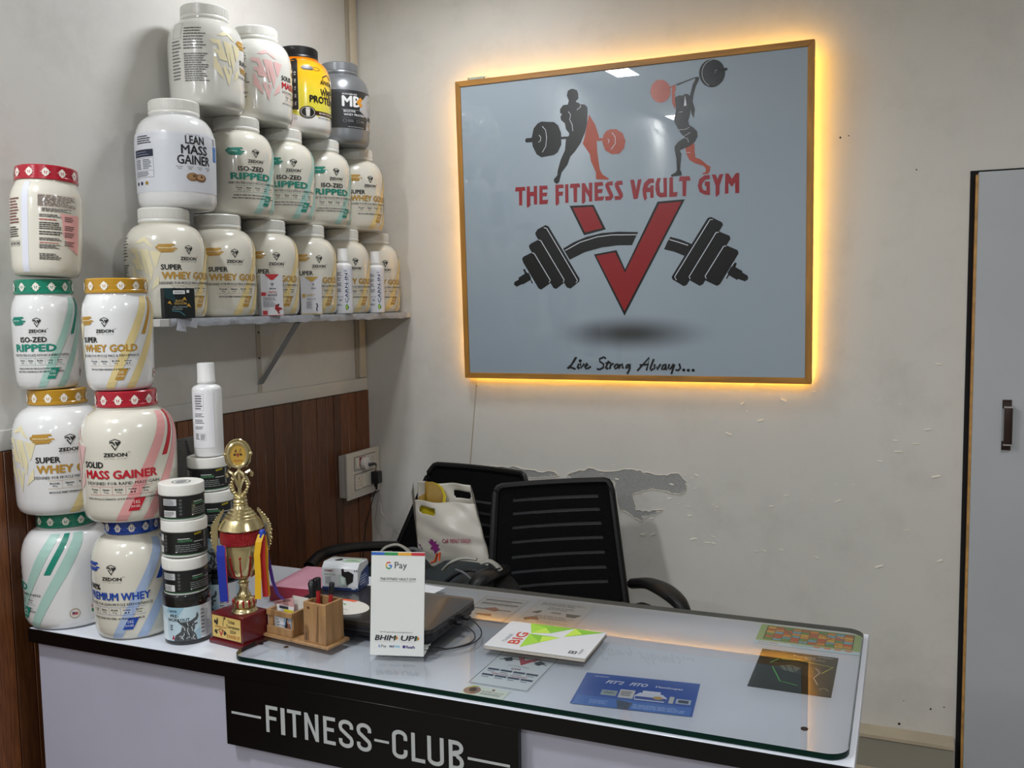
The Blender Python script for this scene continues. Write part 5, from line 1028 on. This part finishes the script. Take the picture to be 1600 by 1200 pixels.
def pen(label, x, y, cols, tilt, ln_=.12, cat='pen', name='pen'):
    M = Matrix.Translation(PHo.location) @ Matrix.Rotation(PHo.rotation_euler.z, 4, 'Z'); p = M @ Vector((x, y, .010))
    t = thing(name, label, cat, tuple(p), (math.radians(tilt[0]), math.radians(tilt[1]), 0))
    MB().lathe([(0,0),(.0015,.004),(.0042,.014),(.0044,ln_*.80),(0,ln_*.80)], 12).build('barrel', mat('pen_'+cols[0], cols[0], .3), t)
    MB().lathe([(0,ln_*.80),(.0056,ln_*.80),(.0058,ln_*.82),(.0056,ln_-.002),(.0045,ln_),(0,ln_)], 12).build('cap', mat('pen_'+cols[1], cols[1], .3), t)
    MB().box(-.001, -.0078, ln_*.84, .001, -.0058, ln_-.006).build('clip', mat('pen_'+cols[1], cols[1], .3), t)
pen('red pen with tall black cap in the wooden pen box', .044, -.010, ('a31e22', '151518'), (2, 3), .130)
pen('shorter pen with dark top at the right of the pen box', .058, .002, ('a3282c', '1b1b1f'), (-3, 5), .116)
M = Matrix.Translation(PHo.location) @ Matrix.Rotation(PHo.rotation_euler.z, 4, 'Z')
t = thing('scissors', 'black scissor handles sticking up from the wooden pen box', 'scissors', tuple(M @ Vector((.033, .000, .008))), (math.radians(-4), math.radians(-8), math.radians(-7.5)))
sk = mat('stapler_black', '141417', .3)
MB().tube([(0,0,0),(0,0,.06),(-.002,0,.095),(-.003,0,.112),(-.003,0,.118)], [.006,.008,.0105,.0105,.006], 12, ry=[.004,.006,.0075,.0075,.004]).build('handle_grip', sk, t)
MB().tube([(.004,.004,.088),(.012,.004,.108),(.006,.004,.1215),(-.002,.004,.118)], .0022, 8).build('handle_bow', sk, t)

# ================================================================== PAYMENT SIGN
a = Vector((.886, -1.431, 0)); b_ = Vector((.991, -1.402, 0)); ang = math.atan2(b_.y-a.y, b_.x-a.x)
GP = thing('payment_sign', 'white standing payment sign with coloured top stripe on glass', 'sign', (a.x, a.y, GZ), (0, 0, ang))
w = .109; H_ = .2030; ln_ = math.radians(9)
ac = mat('acrylic_white', 'd6d8d4', .22, coat=.4)
ca_, sa_ = math.cos(ln_), math.sin(ln_)
fp = MB(); fp.obox((w/2, H_/2*sa_+.0012, H_/2*ca_+.0008), (1,0,0), (0,ca_,-sa_), (0,sa_,ca_), w/2, .0011, H_/2); fp.build('front_panel', ac, GP, bevel=.0006, seg=1)
MB().box(.001, .002, 0, w-.001, .070, .0018).build('foot_plate', ac, GP, bevel=.0004, seg=1)
m = MB(); bt = Vector((w/2, .068, .002)); tp = Vector((w/2, H_*.55*sa_+.003, H_*.55*ca_)); d = tp-bt; m.obox((bt+tp)/2, (1,0,0), d.cross(Vector((1,0,0))), d, w/2-.02, .0009, d.length/2-.001); m.build('rear_strut', ac, GP)
D = Decal()
for k, c in enumerate(('2c5fae', '2f8a4f', 'd9a03c', 'b8303a')): D.rect(k*w/4, .2015, (k+1)*w/4, .2075, c, 1)
gx, gy, gr_ = .036, .181, .0066
for a0, a1, c in ((.30*PI, .78*PI, 'cf4a38'), (.78*PI, 1.18*PI, 'e0a52c'), (1.18*PI, 1.72*PI, '3a9150'), (1.72*PI, 2.02*PI, '3a72c8')): D.ell(gx, gy, gr_, gr_+.0008, c, 1, a0=a0, a1=a1, rin=.66, n=14)
D.rect(gx, gy-.0012, gx+gr_, gy+.0012, '3a72c8', 2)
D.text('Pay', .048, .073, .1715, .1885, '4a4d52', .0)
D.text('THE FITNESS VAULT GYM', .018, .090, .1515, .1565, '24272c', .0, shear=.25); D.rect(.018, .1490, .092, .1494, '24272c', 1)
D.text('UPI ID: gpay-fitnessvault@okbizaxis', .020, .086, .046, .0495, '6a6d72', .0)
for st, x0_, x1_ in (('BHIM', .010, .050), ('UPI', .062, .092)): D.text(st, x0_, x1_, .0315, .0415, '2a2c30', .035, shear=.25)
for x in (.0525, .0955): D.poly([(x,.0315),(x+.0045,.0365),(x+.001,.0415)], 'c9702c', 2); D.poly([(x-.0022,.0315),(x+.0018,.0365),(x-.001,.0415)], '3a8a4c', 1)
D.rect(.0595, .031, .0598, .042, '9a9da2', 1); D.rect(.010, .0285, .050, .0288, '9a9da2', 1); D.rect(.062, .0285, .092, .0288, '9a9da2', 1)
D.ell(.0195, .0195, .0022, .0024, '3a72c8', 1, a0=.3, a1=5.9, rin=.6); D.text('Pay', .0235, .0335, .016, .0225, '4a4d52', .0); D.text('PAY', .040, .050, .0175, .0215, '1f2f6a', .05); D.text('TM', .0505, .060, .0175, .0215, '5fb4dc', .05)
D.ell(.069, .0195, .0030, .0030, '3c2a7a', 1, n=14); D.text('PhonePe', .0735, .091, .0165, .022, '3c2a7a', .04)
D.build('printed_face', lambda x, y, l: Vector((x, y*.978*sa_-(.0004+.0001*l)*ca_, y*.978*ca_+(.0004+.0001*l)*sa_)), GP)

# ================================================================== SWITCHBOARD on the left wall
sb = thing('switchboard', 'white wall switchboard with two plugs on the wood panelling', 'socket', (0, 0, 0))
pv = mat('switch_plate', 'cfc8bc', .35); 
MB().box(.0135, -.215, .785, .046, -.016, .936).build('back_box', mat('switch_box', 'b4afa6', .45), sb, bevel=.002)
MB().box(.0465, -.222, .778, .054, -.006, .944).build('front_plate', pv, sb, bevel=.002)
def swr(y0, y1, z0, z1, x, nm, mt, bev=.001): return MB().box(.0541, y0, z0, x, y1, z1).build(nm, mt, sb, bevel=bev, seg=1)
blk_ = mat('switch_line', '2c2a28', .6)
MB().box(.0541, -.178, .8760, .0546, -.034, .9260).build('upper_bezel', blk_, sb); MB().box(.0541, -.178, .806, .0546, -.034, .864).build('lower_bezel', blk_, sb)
MB().box(.0546, -.176, .878, .0566, -.036, .924).build('upper_insert', pv, sb); MB().box(.0546, -.176, .808, .0566, -.036, .862).build('lower_insert', pv, sb)
ph_ = mat('socket_hole', '120f0e', .7)
def sock(y, z):
    m = MB()
    for dy_, dz_, r in ((0,.012,.0026),(-.008,.001,.0019),(.008,.001,.0019),(-.008,-.011,.0019),(.008,-.011,.0019)): m.prism([(y+dy_+r*math.cos(2*PI*i/10), z+dz_+r*math.sin(2*PI*i/10)) for i in range(10)], .0567, .0569, 0)
    m.build('socket_holes', ph_, sb)
sock(-.058, .900); sock(-.152, .834)
MB().box(.0567, -.130, .812, .061, -.112, .858).build('rocker', mat('switch_rocker', 'd8d0c2', .3), sb, bevel=.001, seg=1); MB().box(.0567, -.108, .812, .059, -.090, .858).build('rocker', mat('switch_rocker', 'd8d0c2', .3), sb, bevel=.001, seg=1)
MB().box(.0567, -.172, .884, .062, -.154, .922).build('rocker', mat('switch_rocker', 'd8d0c2', .3), sb, bevel=.001, seg=1)
MB().box(.0567, -.150, .890, .0580, -.110, .921).build('red_indicator', mat('red_plastic', '8a1c20', .35), sb)
t = thing('charger_plug', 'round white plug with black cord in the switchboard upper socket', 'plug', (.0585, -.124, .898))
m = MB(); m.prism([(.021*math.cos(2*PI*i/28), .022*math.sin(2*PI*i/28)) for i in range(28)], 0, .018, 0); m.build('plug_body', mat('plug_white', 'd6d2cc', .3), t, bevel=.002)
m = MB(); m.tube([(.018,.006,-.006),(.030,.014,-.004),(.030,.034,-.006),(.022,.052,-.016),(.012,.062,-.040),(.008,.066,-.07),(.006,.064,-.098)], [.0055,.005,.0035,.0028,.0028,.0028,.003], 8); m.build('plug_lead', ck, t)
t = thing('black_adapter', 'black adapter plug in the switchboard lower socket', 'plug', (.0585, -.060, .835))
m = MB(); m.box(0, -.016, -.022, .030, .016, .024); m.build('adapter_body', sk, t, bevel=.005); m = MB(); m.tube([(.012,.0,-.024),(.012,.002,-.045)], [.006,.004], 8); m.build('strain_relief', sk, t)
m = MB(); P = [at(594, 770, 0, .055), at(596, 800, 1, -.05), at(606, 816, 1, -.06), at(618, 824, 1, -.08), at(628, 829, 1, -.11), at(645, 850, 1, -.16)]
m.tube(P, .0016, 7); tag(m.build('power_cable', mat('cord_grey', 'a09c94', .4)), 'thin pale cord drooping from the plugs towards the far chair', 'cable')
m = MB(); m.tube([(.066,-.058,.786),(.05,-.060,.74),(.028,-.070,.66),(.022,-.085,.56),(.02,-.09,.4)], .0018, 7); tag(m.build('power_cable', ck), 'thin black cord hanging down the planks below the switchboard', 'cable')
# ================================================================== OFFICE CHAIRS
FR = mat('chair_frame', '09090a', .45, spec=.3); MSH = mat('chair_mesh', '060607', .8, bump=.6, bscale=500, spec=.15); SLT = mat('chair_slot_mesh', '3e3e40', .8, bump=.5, bscale=600, spec=.2); PAD = mat('chair_fabric', '121214', .85, bump=.4, bscale=300)
def smooth(P, k=6):
    P = [Vector(p) for p in P]; Q = []
    for i in range(len(P)-1):
        p0, p1, p2, p3 = P[max(i-1,0)], P[i], P[i+1], P[min(i+2, len(P)-1)]
        for j in range(k):
            u = j/k; Q.append(.5*((2*p1)+(p2-p0)*u+(2*p0-5*p1+4*p2-p3)*u*u+(3*p1-p0-3*p2+p3)*u**3))
    return Q+[P[-1]]
def chair(label, loc, yaw, wt, wb, ht, slots, skew=0, arms=(1, 1), armp=None, seat=(-.23, .23)):
    t = thing('office_chair', label, 'chair', loc, (0, 0, math.radians(yaw)))
    hb = ht-.50     # back height, z from .50 to ht
    def W(z): return wt+(wb-wt)*(ht-z)/(ht-.60)
    def bow(x, z): return .020*(1-(2*x/W(z))**2)+.13*(z-.50)/.45   # shell curves and leans back
    def F(x, z): return Vector((x, bow(x, z), z+skew*x/.18))
    zs = [.50+(ht-.50)*i/28 for i in range(29)]
    # outer frame tube round the back
    path = []
    for z in zs: path.append(F(-W(z)/2, z))
    cr = .018
    path = [p for p in path if p.z < ht-cr] + [F(-W(ht)/2+cr*(1-math.cos(a)), ht-cr+cr*math.sin(a)) for a in (PI*.12, PI*.3, PI*.5)]
    path += [F(-W(ht)/2+cr+(W(ht)-2*cr)*i/10, ht) for i in range(1, 10)]
    path += [F(W(ht)/2-cr*(1-math.cos(a)), ht-cr+cr*math.sin(a)) for a in (PI*.5, PI*.3, PI*.12)] + [F(W(z)/2, z) for z in reversed(zs) if z < ht-cr]
    MB().tube(path, .010, 8, ry=.012).build('back_frame', FR, t)
    # mesh bands with thinner see-through slots between
    def strip(z0, z1, off, mt, nm, x0=-1, x1=1):
        m = MB(); n = 12; vs = []
        for zz in (z0, z1):
            for k in (0, .004):
                for i in range(n+1):
                    u = x0+(x1-x0)*i/n; x = u*(W(zz)/2-.006); p = F(x, zz); p.y += off+k; vs.append(p)
        N = n+1; fs = []
        for i in range(n): fs += [(i, i+1, 2*N+i+1, 2*N+i), (N+i, 3*N+i, 3*N+i+1, N+i+1), (i, N+i, N+i+1, i+1), (2*N+i, 2*N+i+1, 3*N+i+1, 3*N+i)]
        fs += [(0, 2*N, 3*N, N), (n, N+n, 3*N+n, 2*N+n)]
        m.add(vs, fs, True); return m.build(nm, mt, t)
    edges = [ht-.006]+[s for z in slots for s in (z+.0052, z-.0052)]+[.51]
    for i in range(0, len(edges), 2): strip(edges[i+1], edges[i], -.003, MSH, 'mesh_band')
    for z in slots:
        strip(z-.005, z+.005, .001, SLT, 'mesh_slot', -.72, .80); strip(z-.0052, z+.0052, -.003, MSH, 'band_end', -1, -.72); strip(z-.0052, z+.0052, -.003, MSH, 'band_end', .80, 1)
    m = MB(); m.tube([(0, .03, .56), (0, .07, .50), (0, .06, .42), (0, -.02, .40)], .016, 8, ry=.03); m.build('back_spine', FR, t)
    MB().prism(rrect(seat[0], -.46, seat[1], -.01, .06), .40, .465).build('seat', PAD, t, bevel=.015, seg=2)
    MB().lathe([(0,.08),(.028,.08),(.028,.28),(.018,.28),(.018,.399),(0,.399)], 20, (0,-.22,0)).build('gas_column', FR, t)
    for k in range(5):
        a = 2*PI*k/5+.3; m = MB(); c = Vector((0,-.22,0)); d = Vector((math.cos(a), math.sin(a), 0))
        m.tube([c+d*.02+Vector((0,0,.095)), c+d*.13+Vector((0,0,.085)), c+d*.215+Vector((0,0,.062))], [.020,.016,.012], 8); l_ = m.build('leg', FR, t)
        m = MB(); m.lathe([(0,-.011),(.022,-.011),(.026,-.006),(.026,.006),(.022,.011),(0,.011)], 18); cs = m.build('caster', mat('caster_black', '0a0a0a', .3), l_); cs.rotation_euler = (PI/2, 0, a); cs.location = c+d*.215+Vector((0,0,.0262))
    for s, prm in zip((-1, 1), armp):
        if not prm: continue
        P = [Vector(p) for p in prm]; Q = []
        for i in range(len(P)-1):
            p0, p1, p2, p3 = P[max(i-1,0)], P[i], P[i+1], P[min(i+2, len(P)-1)]
            for k in range(6):
                u = k/6; Q.append(.5*((2*p1)+(p2-p0)*u+(2*p0-5*p1+4*p2-p3)*u*u+(3*p1-p0-3*p2+p3)*u**3))
        Q.append(P[-1]); n = len(Q)
        MB().tube(Q, [.020+.012*math.sin(PI*min(1, i/n*1.3)) for i in range(n)], 10, ry=.0155, side=(0,0,1)).build('armrest', FR, t)
        a0, a1 = Q[0], Q[-1]; m = MB(); lo = smooth([a0+Vector((0,0,-.075)), a0.lerp(a1, .22)+Vector((0,0,-.045)), a0.lerp(a1, .5)+Vector((0,0,-.040)), a0.lerp(a1, .8)+Vector((0,0,-.065)), a1+Vector((0,.02,-.12)), Vector((s*.19,-.26,.46))])
        m.tube(lo, .010, 8); m.build('arm_brace', FR, t)
    return t
c1o = Vector((.905, -.4085, 0)); y1_ = math.radians(26.6)
def loc1(px, py, Y):
    p = at(px, py, 1, Y)-c1o; c, s = math.cos(-y1_), math.sin(-y1_); return (p.x*c-p.y*s, p.x*s+p.y*c, p.z)
sl1 = [at(872, y_, 1, -.41).z for y_ in (788.5, 808.5, 829.5, 851, 873, 895, 916)]
chair('black mesh office chair nearer the desk, its back facing forward', c1o+Vector((.011,-.021,0)), 26.6, .352, .402, .908, sl1, skew=.0055, seat=(-.15, .23), armp=([loc1(787,886,-.54), loc1(776,889,-.66), loc1(758,896,-.78), loc1(743,910,-.84), loc1(733,930,-.86)], [loc1(986,908,-.36), loc1(1012,908,-.42), loc1(1038,920,-.49), loc1(1060,940,-.55), loc1(1068,962,-.58)]))
c2o = Vector((.554, -.243, 0)); y2_ = math.radians(-11.1)
def loc2(px, py, Y):
    p = at(px, py, 1, Y)-c2o; c, s = math.cos(-y2_), math.sin(-y2_); return (p.x*c-p.y*s, p.x*s+p.y*c, p.z)
chair('black office chair behind, in the corner, with bag on it', c2o+Vector((-.050,-.025,0)), -11.1, .385, .60, .905, [.80, .765, .73, .695, .66], armp=([loc2(648,852,-.27), loc2(600,853,-.35), loc2(560,857,-.45), loc2(530,866,-.55), loc2(512,884,-.62)], [(.18,-.03,.58),(.19,-.12,.59),(.19,-.24,.58),(.185,-.30,.55)]), seat=(-.23, .12))
# ================================================================== BACKPACK on the far chair
bp = thing('backpack', 'dark teal backpack with pale grey straps lying on far chair', 'bag', (0, 0, 0))
BP = mat('pack_fabric', '1a2326', .8, noise=.15, nscale=12, bump=.4, bscale=260); BT = mat('pack_black', '131416', .7, bump=.3, bscale=200); BS = mat('pack_grey', '8f8d84', .6, noise=.1, nscale=20)
def blob(lst, nm, mt):
    bm = bmesh.new()
    for c, r, s in lst:
        g = bmesh.ops.create_icosphere(bm, subdivisions=3, radius=1)
        for v in g['verts']:
            q = v.co; f = lambda t, p=.72: math.copysign(abs(t)**p, t)
            v.co = Vector((c[0]+f(q.x)*r*s[0], c[1]+f(q.y)*r*s[1], c[2]+f(q.z)*r*s[2]))
            v.co += Vector((math.sin(v.co.z*60+v.co.x*30)*.003, math.sin(v.co.x*50)*.004, math.sin(v.co.x*45+v.co.y*38)*.005))
    me = bpy.data.meshes.new(nm); bm.to_mesh(me); bm.free()
    for p in me.polygons: p.use_smooth = True
    me.materials.append(mt); o = bpy.data.objects.new(nm, me); COL.objects.link(o); o.parent = bp; return o
def ctr(px, py, Y): return at(px, py, 1, Y)
a = ctr(610, 905, -.62); b = ctr(700, 905, -.64); c = ctr(745, 915, -.70)
blob([((a.x+.004, -.58, .590), .120, (.85, 1.0, 1.03)), ((b.x-.02, -.54, .58), .118, (1.15, 1.05, .95))], 'pack_body', BP)
blob([((c.x-.004, -.64, .600), .095, (1.08, 1.1, 1.12))], 'front_pocket', BT)
def band(pts, wd, mt, nm, th=.004):
    P = [Vector(p) for p in pts]; Q = []
    for i in range(len(P)-1):
        p0, p1, p2, p3 = P[max(i-1,0)], P[i], P[i+1], P[min(i+2, len(P)-1)]
        for k in range(5):
            u = k/5; Q.append(.5*((2*p1)+(p2-p0)*u+(2*p0-5*p1+4*p2-p3)*u*u+(3*p1-p0-3*p2+p3)*u**3))
    Q.append(P[-1]); MB().tube(Q, wd/2, 8, ry=th, side=(0,0,1)).build(nm, mt, bp)
band([ctr(590,872,-.70), ctr(600,857,-.69), ctr(618,851,-.67), ctr(632,856,-.66), ctr(642,866,-.66)], .016, BS, 'strap_edge')
band([ctr(634,860,-.64), ctr(648,858,-.63), ctr(662,868,-.64)], .014, mat('pack_darkgrey', '4a4b4c', .7), 'strap_edge', .006)
band([ctr(693,890,-.76), ctr(704,879,-.76), ctr(718,873,-.75), ctr(732,872,-.745), ctr(745,874,-.74)], .018, BS, 'pocket_piping')
band([ctr(752,880,-.76), ctr(764,877,-.755), ctr(775,883,-.75), ctr(782,892,-.75)], .022, BS, 'pocket_piping', .006)
band([ctr(694,912,-.76), ctr(712,897,-.765), ctr(735,890,-.765), ctr(756,897,-.765), ctr(768,912,-.765)], .018, BT, 'padded_strap', .006)
band([ctr(712,890,-.80), ctr(726,896,-.81), ctr(738,907,-.81)], .006, mat('pack_zip', '5a5c60', .5), 'zip_line', .003)
m = MB(); m.tube([ctr(674,879,-.72), ctr(680,877,-.73), ctr(683,866,-.73), ctr(687,864,-.735), ctr(686,876,-.74)], .0042, 7, ry=.0028); m.build('zip_pull', mat('cord_orange', 'd8501c', .5), bp, label='orange cord zip pull')
m = MB(); m.tube([ctr(768,876,-.74), ctr(764,883,-.76), ctr(770,890,-.765), ctr(782,888,-.765)], .0022, 6); m.build('lace', BT, bp)
# ================================================================== PLASTIC CARRIER BAG
cb = thing('carrier_bag', 'white plastic carrier bag with cut-out handles on the far chair', 'bag', (0, 0, 0))
pb = mat('bag_plastic', 'bcb7ab', .35, noise=.05, nscale=6, bump=.35, bscale=9); nt = pb.node_tree; pb.node_tree.nodes['Principled BSDF'].inputs['Subsurface Weight'].default_value = .0
def sheetm(P00, P10, P11, P01, hole, bulge, nm, mt, th=.0012, n=34, side=1):
    "bilinear sheet with an oval handle hole left out; P in order bottom left, bottom right, top right, top left"
    vs = []; fs = []
    for j in range(n+1):
        for i in range(n+1):
            u, v = i/n, j/n; p = P00*(1-u)*(1-v)+P10*u*(1-v)+P11*u*v+P01*(1-u)*v
            w_ = bulge*math.sin(PI*u)**.7*math.sin(PI*(.12+.86*(1-v)))+.0025*math.sin(9*u+5*v)+.0022*math.sin(14*u*v+3*v)+.0008*math.sin(25*v+9*u)
            vs.append(p+Vector((0, -w_*side, .002*math.sin(11*u)*v)))
    hu, hv, ru, rv = hole
    for j in range(n):
        for i in range(n):
            u, v = (i+.5)/n, (j+.5)/n
            if ((u-hu)/ru)**4+((v-hv)/rv)**4 < 1: continue
            k = j*(n+1)+i; fs.append((k, k+1, k+n+2, k+n+1))
    m = MB(); m.add(vs, fs, True); o = m.build(nm, mt, cb); md_ = o.modifiers.new('s', 'SOLIDIFY'); md_.thickness = th; return o
A = lambda px, py, Y: at(px, py, 1, Y)
sheetm(A(656,885,-.43), A(768,885,-.43), A(742,786,-.385), A(647,781,-.385), (.245, .865, .155, .055), .035, 'front_wall', pb, n=46)
sheetm(A(656,885,-.33), A(762,885,-.33), A(735,757,-.335), A(652,752,-.335), (.82, .875, .155, .045), .010, 'back_wall', pb, n=46)
m = MB()
def quad(a, b, c, d): k = len(m.v); m.v += [tuple(a), tuple(b), tuple(c), tuple(d)]; m.f.append((k, k+1, k+2, k+3)); m.mi.append(0); m.sm.append(True)
quad(A(647,781,-.385), A(643,768,-.36), A(655,860,-.37), A(656,885,-.43)); quad(A(643,768,-.36), A(646,753,-.335), A(656,885,-.33), A(655,860,-.37))
quad(A(742,786,-.385), A(740,772,-.36), A(764,870,-.37), A(768,885,-.43)); quad(A(740,772,-.36), A(735,757,-.335), A(762,885,-.33), A(764,870,-.37)); m.build('gusset', pb, cb)
def ff(x, y, l):
    v = (885-y)/101; u = (x-(656-9*v))/((768-26*v)-(656-9*v)); u = min(max(u, 0), 1)
    Y = -.43+.045*v-(.035*math.sin(PI*u)**.7*math.sin(PI*(.12+.86*(1-v)))+.0025*math.sin(9*u+5*v)+.0022*math.sin(14*u*v+3*v)+.0008*math.sin(25*v+9*u))
    return at(x, y, 1, Y-.0035)
D2_ = Decal()
D2_.text('Call 98967 50029', 691, 735, -848.5, -842, 'a33a52', .02)
fl_ = [(672,-850),(669,-846),(673,-845),(671,-842),(676,-843),(678,-847),(682,-845),(681,-850),(686,-851),(684,-855),(688,-858),(683,-861),(680,-866),(677,-859),(672,-858),(675,-853)]
D2_.poly(fl_, '7a2a6a', 1); D2_.line([(652,-848),(656,-852),(660,-859)], 1.5, '5a2a6a', 1); D2_.line([(657,-850),(655,-858)], 1.2, '5a2a6a', 1)
D2_.build('bag_print', lambda x, y, l: ff(x, -y, l), cb)
yb = mat('card_yellow', 'c9b41c', .5); yd = mat('card_ochre', '8a6a14', .6)
yo = thing('yellow_folder', 'yellow card folder curled inside the white carrier bag', 'folder', (0, 0, 0))
P = [(650,785,-.37),(655,776,-.365),(664,771,-.36),(664,752,-.352),(674,753,-.350),(684,757,-.352),(691,764,-.357),(694,775,-.362),(693,787,-.368)]
m = MB(); top_ = [A(*p) for p in P]
for i, p in enumerate(top_):
    m.v += [(p.x, p.y, .74), tuple(p)]
    if i: k = 2*i; m.f.append((k-2, k, k+1, k-1)); m.mi.append(0); m.sm.append(True)
o = m.build('inner_face', yd, yo); o.modifiers.new('s', 'SOLIDIFY').thickness = .001
m = MB(); Q = [A(674,752.5,-.3495), A(685,756,-.3515), A(692.5,763,-.3565), A(697,775,-.3615), A(696,788,-.3675)]; Q2 = [A(674,753.5,-.3500), A(683,758,-.352), A(690,765,-.357), A(692.5,776,-.362), A(691,788,-.368)]
m.add(Q+Q2, [(i, i+1, 6+i, 5+i) for i in range(4)]); o = m.build('outer_edge', yb, yo); o.modifiers.new('s', 'SOLIDIFY').thickness = .001
sp_y = MB(); a, b = A(655,790,-.372), A(684,806,-.376); sp_y.box(a.x, -.3795, b.z-.02, b.x+.003, -.3775, a.z+.003); sp_y.build('lower_card', yb, yo)
# dark bag leaning on the panelling behind the tall bottle
t = thing('laptop_sleeve', 'dark grey sleeve standing against panelling behind the tub stacks', 'sleeve', (0, 0, 0))
a, b, c, d = at(262, 690, 1, -1.12), at(298, 682, 1, -1.12), at(312, 735, 1, -1.12), at(262, 745, 1, -1.12)
m = MB(); z0 = .7604; m.add([(a.x,-1.135,z0),(c.x,-1.135,z0),(c.x-.004,-1.135,c.z+.03),(b.x,-1.135,b.z),(a.x,-1.135,a.z),(a.x,-1.10,z0),(c.x,-1.10,z0),(c.x-.004,-1.10,c.z+.03),(b.x,-1.10,b.z),(a.x,-1.10,a.z)], [(0,1,2,3,4),(9,8,7,6,5),(0,5,6,1),(1,6,7,2),(2,7,8,3),(3,8,9,4),(4,9,5,0)])
m.build('sleeve_body', mat('sleeve_grey', '3a3833', .7, bump=.3, bscale=200), t, bevel=.004)
m = MB(); m.tube([(b.x-.002,-1.1365,b.z-.008),(c.x-.012,-1.1365,c.z+.02),(c.x-.010,-1.1365,z0+.02)], .0025, 6); m.build('zip_line', BT, t)
